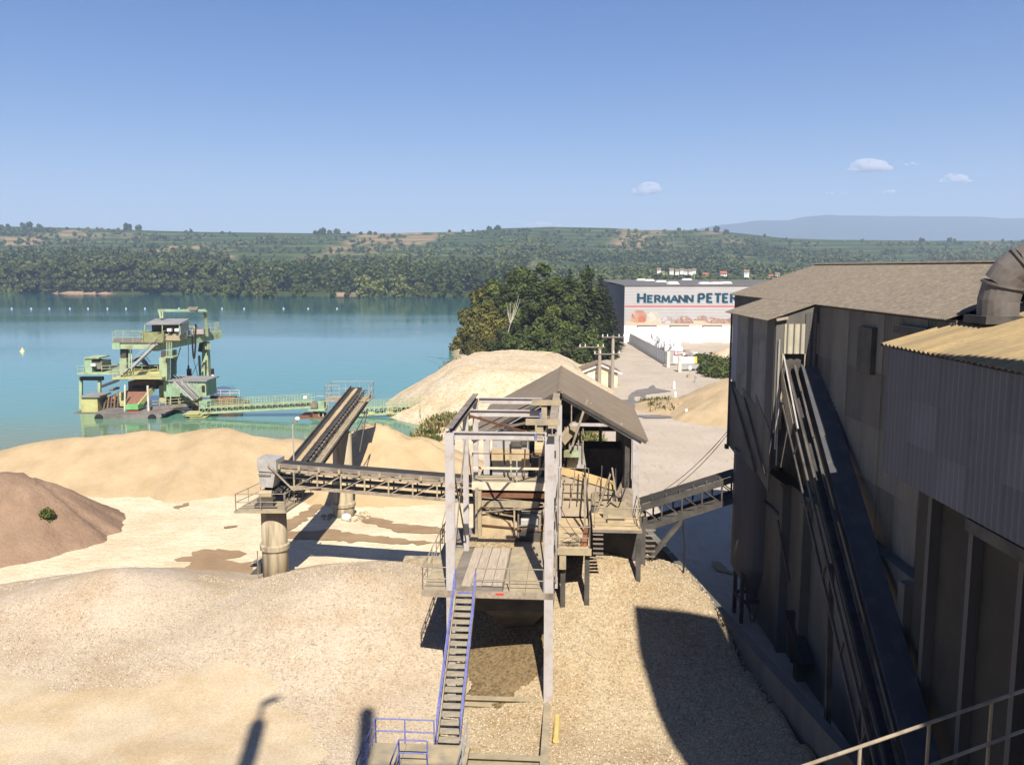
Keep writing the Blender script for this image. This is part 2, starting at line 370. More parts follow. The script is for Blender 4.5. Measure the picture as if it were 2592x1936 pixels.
def water_mat():
    m = bpy.data.materials.new('lake_water'); m.use_nodes = True
    n = m.node_tree.nodes; l = m.node_tree.links; b = n['Principled BSDF']
    b.inputs['Roughness'].default_value = .06; b.inputs['IOR'].default_value = 1.33; b.inputs['Specular IOR Level'].default_value = .5
    tc = n.new('ShaderNodeTexCoord'); sp = n.new('ShaderNodeSeparateXYZ'); l.new(tc.outputs['Object'], sp.inputs[0])
    nz = n.new('ShaderNodeTexNoise'); nz.inputs['Scale'].default_value = .03; nz.inputs['Detail'].default_value = 5
    mp = n.new('ShaderNodeMapping'); mp.inputs['Scale'].default_value = (.35, 1, 1)
    l.new(tc.outputs['Object'], mp.inputs[0]); l.new(mp.outputs[0], nz.inputs['Vector'])
    md = n.new('ShaderNodeMath'); md.operation = 'MULTIPLY_ADD'; md.inputs[1].default_value = 50; md.inputs[2].default_value = -25
    l.new(nz.outputs['Fac'], md.inputs[0])
    ad = n.new('ShaderNodeMath'); ad.operation = 'ADD'; l.new(sp.outputs['Y'], ad.inputs[0]); l.new(md.outputs[0], ad.inputs[1])
    rg = n.new('ShaderNodeMapRange'); rg.inputs['From Min'].default_value = 95; rg.inputs['From Max'].default_value = 500
    l.new(ad.outputs[0], rg.inputs[0])
    rp = n.new('ShaderNodeValToRGB'); e = rp.color_ramp.elements
    e[0].position = 0; e[0].color = (.17, .19, .08, 1)
    e[1].position = 1; e[1].color = (.016, .10, .105, 1)
    for p, c in ((.035, (.14, .20, .10)), (.08, (.10, .22, .16)), (.16, (.06, .215, .185)), (.45, (.032, .165, .16))):
        x = e.new(p); x.color = (*c, 1)
    l.new(rg.outputs[0], rp.inputs[0]); l.new(rp.outputs[0], b.inputs['Base Color'])
    n2 = n.new('ShaderNodeTexNoise'); n2.inputs['Scale'].default_value = .9; n2.inputs['Detail'].default_value = 4
    m2 = n.new('ShaderNodeMapping'); m2.inputs['Scale'].default_value = (.5, 1, 1); l.new(tc.outputs['Object'], m2.inputs[0])
    l.new(m2.outputs[0], n2.inputs['Vector'])
    n3 = n.new('ShaderNodeTexNoise'); n3.inputs['Scale'].default_value = .012; n3.inputs['Detail'].default_value = 3
    l.new(mp.outputs[0], n3.inputs['Vector'])
    r3 = n.new('ShaderNodeMapRange'); r3.inputs['From Min'].default_value = .42; r3.inputs['From Max'].default_value = .62
    r3.inputs['To Min'].default_value = .02; r3.inputs['To Max'].default_value = .11
    l.new(n3.outputs['Fac'], r3.inputs[0])
    bp = n.new('ShaderNodeBump'); bp.inputs['Distance'].default_value = .5; l.new(r3.outputs[0], bp.inputs['Strength'])
    l.new(n2.outputs['Fac'], bp.inputs['Height']); l.new(bp.outputs[0], b.inputs['Normal'])
    return m
lake = MB().add([(-1500, 80, -1.5), (140, 80, -1.5), (140, 900, -1.5), (-1500, 900, -1.5)], [(0, 1, 2, 3)]).build('lake', water_mat())
lake['kind'] = 'structure'

CREST = [(-400, 566), (0, 571), (95, 573), (250, 577), (500, 586), (800, 590), (1000, 590), (1190, 586), (1260, 578), (1400, 574), (1540, 577),
         (1620, 582), (1750, 582), (1850, 590), (1960, 603), (2100, 607), (2300, 609), (2592, 609), (3000, 600)]
def crest(u): v = lerp_tab(CREST, u); d = ray(CX, v); return CAMZ + 1800 * d.z / d.y
FARSH = [(-900, 800), (-450, 775), (-200, 735), (-60, 705), (0, 690), (40, 660), (80, 560), (110, 430)]
def hill_base(x, y):
    rt = sm(45, 100, x); y0 = 790 * (1 - rt) + 440 * rt
    u = CX + 2136 * x / y
    t = (y - y0) / (1800 - y0)
    c = crest(u)
    if t <= 0: return 0.35
    if t > 1: return c - (y - 1800) * .10
    return .35 + (c - .35) * t ** (1.12 + .95 * rt)
def hill_z(x, y):
    b = hill_base(x, y)
    if b > 5 and y < 1800:
        w = b + 5 * fbm(x, y, .0022, 3); st = 9.5; k = math.floor(w / st); f = w / st - k
        b = b - w + (k * st + st * (.52 * f + .48 * sm(.80, .98, f)))
    s = y - lerp_tab(FARSH, x) + 6 * fbm(x, y, .02, 3)
    return -5 + (b + 5) * sm(-12, 6, s)
def hill_mat():
    m = bpy.data.materials.new('terraced_hillside'); m.use_nodes = True
    n = m.node_tree.nodes; l = m.node_tree.links; b = n['Principled BSDF']; b.inputs['Roughness'].default_value = 1
    b.inputs['Specular IOR Level'].default_value = 0
    tc = n.new('ShaderNodeTexCoord'); ge = n.new('ShaderNodeNewGeometry')
    def nz(sc, lo, hi, st=(1, 1, 1), det=5):
        mp = n.new('ShaderNodeMapping'); mp.inputs['Scale'].default_value = st; l.new(tc.outputs['Object'], mp.inputs[0])
        t = n.new('ShaderNodeTexNoise'); t.inputs['Scale'].default_value = sc; t.inputs['Detail'].default_value = det; l.new(mp.outputs[0], t.inputs['Vector'])
        r = n.new('ShaderNodeMapRange'); r.inputs['From Min'].default_value = lo; r.inputs['From Max'].default_value = hi
        l.new(t.outputs['Fac'], r.inputs[0]); return r.outputs[0]
    def mix(f, a, c):
        x = n.new('ShaderNodeMix'); x.data_type = 'RGBA'; l.new(f, x.inputs[0])
        for s, v in ((6, a), (7, c)): (l.new(v, x.inputs[s]) if not isinstance(v, tuple) else setattr(x.inputs[s], 'default_value', (*v, 1)))
        return x.outputs[2]
    vine = mix(nz(.006, .42, .58, (1, .35, 1)), (.085, .115, .038), (.15, .16, .06))
    vine = mix(nz(.05, .45, .65), vine, (.035, .06, .02))
    bank = mix(nz(.005, .525, .585, (1, .3, 1)), (.04, .06, .022), (.24, .165, .09))
    bank = mix(nz(.03, .5, .6), bank, (.04, .06, .02))
    sx = n.new('ShaderNodeSeparateXYZ'); l.new(ge.outputs['Normal'], sx.inputs[0])
    r = n.new('ShaderNodeMapRange'); r.inputs['From Min'].default_value = .9945; r.inputs['From Max'].default_value = .984; l.new(sx.outputs['Z'], r.inputs[0])
    col = mix(r.outputs[0], vine, bank)
    sp = n.new('ShaderNodeSeparateXYZ'); l.new(tc.outputs['Object'], sp.inputs[0])
    r2 = n.new('ShaderNodeMapRange'); r2.inputs['From Min'].default_value = .36; r2.inputs['From Max'].default_value = .2; l.new(sp.outputs['Z'], r2.inputs[0])
    r4 = n.new('ShaderNodeMath'); r4.operation = 'MULTIPLY'; l.new(r2.outputs[0], r4.inputs[0]); l.new(nz(.011, .55, .6), r4.inputs[1])
    col = mix(r2.outputs[0], col, (.05, .06, .02)); col = mix(r4.outputs[0], col, (.33, .22, .14))
    l.new(col, b.inputs['Base Color'])
    return m
hs = grid('terraced_hillside', [-1700 + 14 * i for i in range(116)] + [-70 + 14 * i for i in range(150)], [425 + 7 * i for i in range(200)] + [1830 + 60 * i for i in range(12)], hill_z, hill_mat())
hs['kind'] = 'structure'
pl = MB().add([(-12000, -1000, -8), (12000, -1000, -8), (12000, 14000, -8), (-12000, 14000, -8)], [(0, 1, 2, 3)]).build('plain', mat('plain_soil', (.12, .12, .05), scale=.01))
pl['kind'] = 'structure'
MTN = [(1450, 640), (1600, 606), (1740, 578), (1800, 568), (1880, 559), (1960, 560), (2020, 549), (2060, 545), (2120, 546), (2210, 550), (2310, 548), (2400, 552),
       (2480, 550), (2540, 546), (2592, 545), (2900, 555), (3300, 575), (3700, 640)]
def mtn_z(x, y):
    u = CX + 2136 * x / 7000; v = lerp_tab(MTN, u); d = ray(CX, v); h = CAMZ + 7000 * d.z / d.y
    t = 1 - abs(y - 7000) / 1200
    return -8 + (max(h, -8) + 8) * max(0, t) ** .8 + 22 * fbm(x, y, .0016, 5) * max(0, t)
mt = grid('mountains', [400 + 60 * i for i in range(130)], [5800 + 100 * i for i in range(25)], mtn_z, mat('mountain_forest', (.045, .07, .04), (.022, .04, .024), .006, 1))
mt['kind'] = 'structure'
# the air
hz = MB().box(-11000, 11000, -300, 9500, -10, 760).build('haze', bpy.data.materials.new('haze_air'))
hm = hz.data.materials[0]; hm.use_nodes = True; hn = hm.node_tree.nodes; hn.remove(hn['Principled BSDF'])
pv = hn.new('ShaderNodeVolumePrincipled'); pv.inputs['Color'].default_value = (.58, .72, 1.0, 1); pv.inputs['Density'].default_value = 1.7e-4
pv.inputs['Anisotropy'].default_value = 0.0
hm.node_tree.links.new(pv.outputs[0], hn['Material Output'].inputs['Volume'])
hz['kind'] = 'stuff'
tag(hz, 'thin blue summer haze lying over the whole valley', 'haze')

# ------------------------------------------------------------------ foliage
def leaf_cloud(rng, blobs, n, size, flat=1.0, droop=0.0):
    """n leaf cards spread through a set of blobs (x, y, z, r): crown with lumps and gaps"""
    B = np.array(blobs, float); w = B[:, 3] ** 2; k = rng.choice(len(B), n, p=w / w.sum())
    d = rng.normal(size=(n, 3)); d /= np.linalg.norm(d, axis=1)[:, None]
    rr = B[k, 3] * (0.55 + 0.5 * rng.rand(n))
    c = B[k, :3] + d * rr[:, None] * np.array([1, 1, flat])
    nr = d + rng.normal(size=(n, 3)) * .55; nr[:, 2] += .25; nr /= np.linalg.norm(nr, axis=1)[:, None]
    t = np.cross(nr, rng.normal(size=(n, 3))); t /= np.linalg.norm(t, axis=1)[:, None]
    s = np.cross(nr, t)
    sz = size * (0.55 + .9 * rng.rand(n))[:, None]
    a = .65
    vs = np.stack([c - t * sz, c - s * sz * a + nr * sz * .25, c + t * sz, c + s * sz * a - nr * sz * .15], 1)
    if droop: vs[:, 2, 2] -= droop * sz[:, 0]
    return vs.reshape(-1, 3), np.arange(4 * n).reshape(-1, 4)
def blobs_for(rng, h, r, base=.25, n=14, shape='round'):
    out = []
    for i in range(n):
        t = rng.rand(); a = rng.rand() * 6.283
        z = h * (base + (1 - base) * t)
        prof = {'round': math.sin(math.pi * min(1, .12 + .86 * t)) ** .7, 'wide': (1 - t * .75), 'cone': 1 - t * .95, 'tall': .75 + .25 * math.sin(3 * t)}[shape]
        rad = r * prof * (.35 + .45 * rng.rand())
        out.append((math.cos(a) * rad, math.sin(a) * rad, min(z, h * .92), r * (.30 + .22 * rng.rand()) * (.55 + .45 * prof)))
    return out
def trunk_mb(rng, h, r, limbs=5):
    b = MB(); top = Vector((rng.normal() * .3, rng.normal() * .3, h * .8)); b.tube((0, 0, -.3), top * .5, r, 7, r * .7); b.tube(top * .5, top, r * .7, 7, r * .15)
    for i in range(limbs):
        a = rng.rand() * 6.28; z = h * (.25 + .45 * rng.rand()); c = top * (z / (h * .8))
        b.tube(c, c + Vector((math.cos(a), math.sin(a), .9)) * h * .2, r * .4, 5, r * .08)
    return b
leaf_dk = leaf_mat('leaves_dark', (.085, .108, .026), (.045, .062, .016))
leaf_md = leaf_mat('leaves_mid', (.12, .145, .034), (.07, .09, .022))
leaf_ol = leaf_mat('leaves_olive', (.16, .14, .034), (.09, .09, .022))
leaf_lt = leaf_mat('leaves_light', (.20, .20, .065), (.12, .14, .04))
needle = leaf_mat('needles', (.07, .09, .03), (.036, .05, .018))
leaf_far = leaf_mat('leaves_far', (.115, .135, .036), (.06, .082, .024), .5, .15, .02)
leaf_pop = leaf_mat('leaves_poplar', (.135, .145, .042), (.078, .094, .028), .45, .25)
leaf_scrub = leaf_mat('leaves_scrub', (.115, .135, .036), (.055, .08, .024), .5, .15, .008)
def make_tree(kind, label, h, r, lm, n, size, shape, base, seed, nb=16, loc=(0, 0, 0), cat='tree', group=None, droop=0, name=None):
    rng = np.random.RandomState(seed)
    t = thing(name or kind, label, cat, loc, 0, group)
    vs, q = leaf_cloud(rng, blobs_for(rng, h, r, base, nb, shape), n, size, droop=droop)
    link('crown', fast_mesh('crown', vs, q, lm), t)
    trunk_mb(rng, h, r * .06 + .06).build('trunk', bark, t, True)
    return t
def make_conifer(label, h, r, seed, loc, group=None):
    rng = np.random.RandomState(seed); t = thing('spruce_tree', label, 'tree', loc, 0, group)
    V = []; n = 0
    lv = int(h / .8)
    for i in range(lv):
        z = h * (.06 + .94 * i / lv); rad = r * (1 - i / lv) ** .85 * (.8 + .35 * rng.rand()) + .15
        m = int(26 * (rad / r) + 5)
        for j in range(m):
            a = rng.rand() * 6.283; e = rad * (.75 + .35 * rng.rand())
            for k in range(4):
                f = (k + .6 + .3 * rng.rand()) / 4.3; c = np.array([math.cos(a) * e * f, math.sin(a) * e * f, z - .32 * e * f + .12 * rng.normal()])
                o = np.array([math.cos(a), math.sin(a), -.35]); s = np.array([-math.sin(a), math.cos(a), .3 * rng.normal()])
                L = .34 * e / 2.2 + .16; w = .30 + .12 * rng.rand()
                V += [c - o * L, c - s * w + [0, 0, .06], c + o * L, c + s * w - [0, 0, .1]]; n += 1
    link('crown', fast_mesh('crown', np.array(V), np.arange(4 * n).reshape(-1, 4), needle), t)
    MB().tube((0, 0, -.3), (0, 0, h * .96), .28, 7, .03).build('trunk', bark, t, True)
    return t
# the wooded spit beyond the gravel stockpile
SPIT = 'trees crowded on the spit beside the lake'
A1 = make_tree('broadleaf_tree', 'tall dark rounded tree in the middle of the lakeside clump', 19, 5.2, leaf_dk, 6500, .42, 'round', .12, 3, 22, (4, 222, 0), group=SPIT)
A2 = make_tree('broadleaf_tree', 'mid green broad tree standing among the lakeside clump', 17, 5.6, leaf_md, 6500, .42, 'round', .1, 4, 22, (11, 214, 0), group=SPIT)
A3 = make_tree('willow_tree', 'olive willow leaning over the water at the clump edge', 12, 5.2, leaf_ol, 5600, .40, 'round', .05, 5, 20, (-6, 213, -.8), group=SPIT, droop=.5)
A4 = make_tree('bushy_willow', 'low yellowish willow bush with its branches touching the lake', 6, 4.2, leaf_ol, 3600, .33, 'wide', .02, 6, 16, (-7, 200, -1.0), group=SPIT, droop=.4)
A5 = make_tree('understorey_bush', 'dark low bush under the lakeside trees', 7.5, 4.8, leaf_dk, 3600, .4, 'wide', .0, 8, 16, (2, 186, 0), cat='bush', group=SPIT)
for src, lab, pts in (
    (A1, 'dark rounded tree crowded into the lakeside clump', [(0, 238, 19), (-5.5, 242, 17.5), (9, 238, 21.5), (15, 228, 18), (6, 207, 15.5), (-2, 226, 16), (20, 236, 20), (13, 199, 14.5)]),
    (A2, 'mid green tree crowded into the lakeside clump', [(-4, 232, 15.5), (2, 246, 20), (18, 205, 13), (9, 195, 11.5), (21, 223, 15), (-6, 220, 12), (-1, 205, 12)]),
    (A3, 'olive willow on the water side of the clump', [(-7.5, 234, 14), (-4, 202, 10), (-6, 224, 11.5), (-8.5, 246, 15)]),
    (A4, 'yellowish willow bush touching the lake', [(-10.5, 210, 5.5), (-5, 194, 5), (-12, 226, 6)]),
    (A5, 'dark low bush in front of the lakeside trees', [(8, 184, 7), (13, 186, 7.5), (-2, 190, 6.5), (16.5, 190, 7), (6, 192, 8), (20, 196, 8)])):
    h0 = {A1: 19, A2: 17, A3: 12, A4: 6, A5: 7.5}[src]
    for x, y, h in pts:
        s = h / h0; w = s * R.uniform(.92, 1.1)
        c = copy_tree(src, (x, y, ground_z(x, y) if x > -9 else -.9), R.uniform(0, 6.28), (w, w, s), label=lab)
C1 = make_conifer('tallest dark spruce at the road end of the lakeside clump', 21.5, 5.0, 11, (17.2, 200, 0), SPIT)
for x, y, h, lab in ((20.5, 203, 19, 'second spruce beside the white hall'), (22.8, 210, 16.5, 'shorter spruce next to the white hall corner'), (13.8, 208, 20.5, 'spruce just left of the tallest one'),
                     (5.5, 214, 20.2, 'slim spruce tip rising from the middle of the clump'), (21, 193, 11, 'small spruce behind the cream hut'), (24.5, 216, 14, 'farthest small spruce by the hall corner')):
    s = h / 21.5; copy_tree(C1, (x, y, 0), R.uniform(0, 6.28), (s * 1.1, s * 1.1, s), label=lab)
sn = thing('dead_tree', 'bare bleached dead tree among the olive willows', 'tree', (-2.2, 198, 0))
b = MB()
for du, dv in ((-13, 24), (-8, 40), (5, 45), (14, 62), (17, 50), (-16, 34)):
    p = P(1292, 820, 197); q = P(1300 + du, 806 - dv, 197); mi = p.lerp(q, .5) + Vector((du * .012, 0, 0)); b.tube(p, mi, .09, 5, .07); b.tube(mi, q, .07, 5, .02)
b.build('branch', dead_w, sn); MB().tube((-2.2, 198, 0), P(1292, 818, 197), .15, 6, .1).build('trunk', dead_w, sn)
# the far shore: single willows and bushes along the water, then the wood behind as one mass
FS = 'trees along the far shore'
F1 = make_tree('shore_willow', 'pale green rounded willow standing alone at the far waterline', 14, 8.5, leaf_lt, 1500, 1.0, 'round', .02, 21, 16, P(680, 757, 660), group=FS)
F2 = make_tree('poplar_tree', 'tall poplar in the row along the far shore', 27, 7.0, leaf_pop, 1700, 1.1, 'tall', .14, 22, 16, P(60, 750, 765), group=FS)
F3 = make_tree('shore_bush', 'dull green bush at the far waterline', 10, 6.5, leaf_md, 900, .95, 'wide', .02, 23, 12, P(575, 757, 665), cat='bush', group=FS)
for u, Y, h, lab in ((655, 668, 12, 'pale willow left of the brightest one'), (920, 662, 14.5, 'bright willow beside the sandy landing on the far shore'), (1010, 660, 14.5, 'pale willow nearest the lakeside clump'),
                     (958, 668, 12, 'smaller pale willow between two bright ones'), (1060, 655, 10, 'low pale willow close to the clump')):
    copy_tree(F1, P(u, 760, Y).to_2d().to_3d() + Vector((0, 0, -1)), R.uniform(0, 6.28), (h / 14,) * 3, label=lab)
for k, u in enumerate(list(range(5, 560, 27))):
    Y = 770 - u * .05; p = P(u + R.uniform(-7, 7), 752, Y); h = R.uniform(23, 30); copy_tree(F2, (p.x, Y + R.uniform(0, 14), .3), R.uniform(0, 6.28), (h / 27,) * 3)
for u, Y, h in ((545, 690, 9), (600, 670, 10), (630, 668, 7), (745, 668, 9), (770, 666, 8), (840, 664, 9), (880, 662, 7), (1085, 655, 8), (1120, 655, 9), (1160, 655, 10), (470, 742, 9), (505, 735, 10)):
    copy_tree(F3, P(u, 760, Y).to_2d().to_3d() + Vector((0, 0, -1)), R.uniform(0, 6.28), (h / 10,) * 3, label='dull green bush at the far waterline')
def woodland(name, label, pts, per, size, m):
    V = []; 
    for x, y, z, h, r in pts:
        rng = NR
        bl = [(x + rng.normal() * r * .35, y + rng.normal() * r * .35, z + h * (.25 + .6 * rng.rand()), r * (.45 + .25 * rng.rand())) for _ in range(4)] + [(x, y, z + h - r * .5, r * .55)]
        V.append(leaf_cloud(rng, bl, per, size)[0])
    V = np.concatenate(V); o = link(name, fast_mesh(name, V, np.arange(len(V)).reshape(-1, 4), m))
    return tag(o, label, 'woodland', None, 'stuff')
pts = []
for i in range(1500):
    u = R.uniform(-60, 1330); Y = 690 + R.uniform(0, 1) ** 1.3 * 300 + (75 if u < 560 else 0); p = P(u, 740, Y); x, y = p.x, Y
    if y - lerp_tab(FARSH, x) < 10: continue
    pts.append((x, y, max(.2, hill_z(x, y)), R.uniform(11, 26) if u > 520 else R.uniform(20, 28), R.uniform(4, 9.5)))
woodland('far_shore_woodland', 'dense dark green wood behind the far shore of the lake', pts, 90, 1.5, leaf_far)
pts = []
for i in range(34000):
    y = R.uniform(760, 1795) if i % 3 else R.uniform(480, 1000); u = R.uniform(-80, 2680) if i % 3 else R.uniform(1480, 2680); x = (u - CX) / 2136 * y
    if y < 760 and x < 100: continue
    if 1640 < u < 1775 and 800 < y < 925 or 1775 < u < 1990 and 690 < y < 800: continue
    b0 = fbm(x, y, .006, 4) + .35 * fbm(x, y, .02, 2, 5)
    thr = .50 - .42 * sm(1150, 1320, u) * sm(1800, 1250, y) - .25 * sm(1100, 800, y) - .02 * sm(1500, 1800, u) * sm(1750, 1300, y) + (.5 if 720 < u < 1140 and 950 < y < 1150 else 0)
    w = hill_base(x, y) / 9.5 + 5 * fbm(x, y, .0022, 3) / 9.5; f = w - math.floor(w)
    if f > .80 and fbm(x, y, .005, 2, 9) > -.2: thr -= .75                                    # scrub on the terrace banks
    if b0 < thr: continue
    pts.append((x, y, hill_z(x, y) - .3, R.uniform(3, 6) if f > .8 else R.uniform(5, 12), R.uniform(2.5, 4.5) if f > .8 else R.uniform(3, 6)))
    if len(pts) > 9500: break
woodland('hillside_woods', 'scattered dark woods and scrub on the terraced hillside', pts, 34, 1.9, leaf_scrub)
pts = [(x, y, .2, R.uniform(9, 15) - 5 * sm(60, 90, x), R.uniform(4, 6)) for x, y in ((R.uniform(28, 120), R.uniform(385, 600)) for _ in range(420)) if lake_in(x, y) < -3]
woodland('fieldside_woods', 'green wood at the end of the lake behind the lakeside clump and the hall', pts, 70, 1.0, leaf_far)
H1 = make_tree('crest_tree', 'round dark tree standing on the hill crest', 13, 7, leaf_dk, 500, 1.9, 'round', .05, 31, 10, (0, 0, 0), group='trees on the skyline')
for k, (u, h, lab) in enumerate(((362, 17, 'larger of a pair of round trees on the left skyline'), (392, 14, 'smaller of a pair of round trees on the left skyline'), (110, 11, None), (128, 13, None), (150, 11, None), (75, 8, None),
     (820, 11, None), (836, 17, 'tallest tree of the group on the middle skyline'), (853, 12, None), (870, 15, 'narrow tree right of the tallest skyline tree'), (900, 8, None), (930, 8, None), (950, 10, None), (965, 8, None), (592, 8, None),
     (1240, 12, None), (1260, 13, None), (1700, 9, None), (1790, 14, 'dark tree where the hill meets the blue mountains'), (1815, 12, None), (1770, 9, None), (2290, 12, None), (2360, 10, None))):
    x = (u - CX) / 2136 * 1790; c = copy_tree(H1, (x, 1790, hill_z(x, 1790) - 1), R.uniform(0, 6.28), (h / 13,) * 3, label=lab or 'small round tree on the hill crest') if k else H1
    if not k: H1.location = (x, 1790, hill_z(x, 1790) - 1); H1.scale = (h / 13,) * 3; H1['label'] = lab
# ------------------------------------------------------------------ stockpiles
gravel_w = gravel_mat('washed_gravel', [(.33, .265, .195), (.42, .345, .255), (.47, .395, .295), (.43, .35, .255), (.51, .43, .33), (.38, .305, .22)], 12, .4)
gravel_t = gravel_mat('tan_gravel', [(.24, .185, .11), (.36, .285, .175), (.43, .35, .23), (.32, .245, .145), (.48, .395, .27)], 11, .45)
gravel_far = gravel_mat('coarse_gravel', [(.42, .335, .22), (.52, .43, .30), (.58, .49, .35), (.46, .36, .24)], 3.2, .5, (.92, .86, .76))
sand_m = mat('pale_sand', (.43, .325, .195), (.345, .255, .145), .35, .97, .8, 2.5, speck=(14, (.36, .27, .16), .5))
sand2_m = mat('fine_sand', (.45, .335, .195), (.37, .27, .15), .3, .97, .8, 2.5, speck=(14, (.4, .3, .17), .5))
brown_m = mat('red_brown_soil', (.30, .20, .13), (.215, .14, .09), .3, .97, .9, 3, speck=(12, (.14, .10, .07), .6))
wet_m = gravel_mat('wet_gravel', [(.10, .07, .035), (.17, .12, .06), (.21, .155, .085), (.14, .10, .05)], 9)

def heap(name, label, fn, x0, x1, y0, y1, st, m, cat='heap', group=None, zmin=-.35):
    nx = int((x1 - x0) / st) + 1; ny = int((y1 - y0) / st) + 1
    z = np.array([[fn(x0 + i * st, y0 + j * st) for i in range(nx)] for j in range(ny)])
    keep = z > zmin; idx = -np.ones(z.shape, int); k = 0; vs = []
    qs = []
    def vi(j, i):
        if idx[j, i] < 0:
            idx[j, i] = len(vs); vs.append((x0 + i * st, y0 + j * st, max(z[j, i], zmin - .15)))
        return idx[j, i]
    for j in range(ny - 1):
        for i in range(nx - 1):
            if keep[j, i] or keep[j, i + 1] or keep[j + 1, i] or keep[j + 1, i + 1]:
                qs.append((vi(j, i), vi(j, i + 1), vi(j + 1, i + 1), vi(j + 1, i)))
    return tag(link(name, fast_mesh(name, vs, qs, m, True)), label, cat, group)
def cone(x, y, cx, cy, H, s, rx=1., ry=1., rnd=.8):
    d = math.sqrt(((x - cx) / rx) ** 2 + ((y - cy) / ry) ** 2 + rnd * rnd) - rnd; return H - s * d
def smax(a, b, k=.6):
    h = max(0, k - abs(a - b)) / k; return max(a, b) + h * h * k * .25
def gully(x, y, cx, cy):                                             # runnels down a slope
    a = math.atan2(y - cy, x - cx); return .22 * mnoise.noise(Vector((math.cos(a) * 6, math.sin(a) * 6, 3))) + .10 * mnoise.noise(Vector((math.cos(a) * 17, math.sin(a) * 17, 8)))
def scarp(x, y, k):
    w = math.sin(x * .55 + 2.2 * mnoise.noise(Vector((x * .12, y * .12, k))) * 3); return -.16 * max(0, w - .55) + .05 * mnoise.noise(Vector((x * 2.3, y * .5, k)))
RT = [(P(u, v, 84).x, P(u, v, 84).z) for u, v in ((-260, 1150), (-120, 1162), (0, 1146), (90, 1120), (150, 1113), (240, 1108), (300, 1105), (345, 1096), (380, 1095), (430, 1103), (480, 1097),
      (540, 1087), (575, 1084), (605, 1093), (640, 1107), (700, 1113), (745, 1112), (800, 1130))]
def f_ridge(x, y):
    H = lerp_tab(RT, x) + .15; d = abs(y - 84 - .8 * fbm(x, 0, .09)); endl = max(0, x + 19.5)
    d = math.sqrt(d * d + endl * endl * 1.5 + .5) - .7
    return H - (.46 if y < 84 else .6) * d + .22 * fbm(x, y, .25, 4) + .07 * fbm(x, y, .9, 3) + (.34 * mnoise.noise(Vector((x * .35, y * .04, 1))) + .16 * mnoise.noise(Vector((x * 1.1, y * .1, 4)))) * min(1, d * .3) + scarp(x, y, 2) * min(1, d * .4)
heap('sand_ridge', 'long pale sand ridge along the lake below the green dredger', f_ridge, -75, -14, 70, 95, .55, sand_m)
def f_brown(x, y):
    return smax(cone(x, y, -38.3, 64, 4.95, .66, 1.0, 1.05), cone(x, y, -44.5, 62.5, 3.8, .45), 1) + .22 * fbm(x, y, .3, 5) + gully(x, y, -37.5, 65) * 1.6
heap('soil_heap', 'reddish brown soil heap at the left edge of the yard', f_brown, -58, -25, 53, 79, .4, brown_m)
def f_mid(x, y):
    return max(smax(cone(x, y, -13.2, 81.5, 5.2, .56), cone(x, y, -8.7, 80.5, 4.1, .52, 1.1), 1.2), cone(x, y, -12.2, 80.8, 5.35, .75)) + .22 * fbm(x, y, .3, 5) + gully(x, y, -12, 81) * 1.5 + .06 * fbm(x, y, 1.2, 3)
heap('sand_heap', 'rounded sand heap under the tip of the rising conveyor', f_mid, -25, 2, 70, 93, .35, sand2_m)
PB = [(-16.5, 127), (-9, 117), (4, 116), (13, 124), (17, 140), (16, 170), (-6, 172), (-15, 160), (-18.5, 142)]
def sdpoly(x, y, pts):
    ins = False; d = 1e9
    for (ax, ay), (bx, by) in zip(pts, pts[1:] + pts[:1]):
        ex, ey = bx - ax, by - ay; t = max(0, min(1, ((x - ax) * ex + (y - ay) * ey) / (ex * ex + ey * ey)))
        d = min(d, math.hypot(x - ax - t * ex, y - ay - t * ey))
        if (ay > y) != (by > y) and x < (bx - ax) * (y - ay) / (by - ay) + ax: ins = not ins
    return d if ins else -d
def f_big(x, y):
    d = sdpoly(x + .8 * fbm(x, y, .15), y, PB); top = 5.3 - max(0, x + 7) * .04 - max(0, -10.5 - x) * .25 + .3 * fbm(x, y, .18, 4)
    s = .6 * d - .25
    return min(s, top) - .25 * max(0, .8 - abs(s - top)) + .12 * fbm(x, y, .5, 3)
heap('gravel_stockpile', 'big flat-topped gravel stockpile reaching into the lake', f_big, -24, 22, 110, 179, .6, gravel_far, zmin=-3)
def f_left(x, y):
    a = cone(x, y, -8.6, 46.5, 3.5, .40, 1.25, 1.2); b = cone(x, y, -23.2, 48.5, 2.6, .36, 1.3, 1); c = cone(x, y, -30, 46.5, 1.2, .2, 1.3, 1)
    h = smax(smax(a, b, .6), c, .8)
    h = smax(h, cone(x, y, -16, 41.5, 1.0, .12, 1.2, .8), 1.2)
    h = smax(h, min(.55, (48 - y) * .35) - max(0, x + 4) * .28 - .01 * max(0, 40 - y) + .25 * fbm(x, y, .11, 3), .8)
    return h + .10 * fbm(x, y, .5, 4)
heap('gravel_heap', 'wide pinkish gravel heap in front of the round concrete piers', f_left, -46, 3, 20, 56, .4, gravel_w, group=None)
def f_apron(x, y):
    e = ((x + 21) / 13) ** 2 + ((y - 31) / 8.5) ** 2 + .55 * fbm(x, y, .13, 4, 2)
    return f_left(x, y) + .05 - .5 * max(0, e - .95)
def apron_e(x, y): return ((x + 21) / 13) ** 2 + ((y - 31) / 8.5) ** 2 + .55 * fbm(x, y, .13, 4, 2)
ap = heap('fine_sand_apron', 'smooth cream sand spread over the nearest left part of the gravel', f_apron, -38, -5, 20, 44, .35, gravel_mat('cream_sand', [(.50, .41, .28), (.43, .345, .23), (.54, .45, .32), (.38, .30, .2)], 22, .3, (.9, .84, .74)), cat='sand')
def wallx(y): return 9.35 + (57 - y) * .115
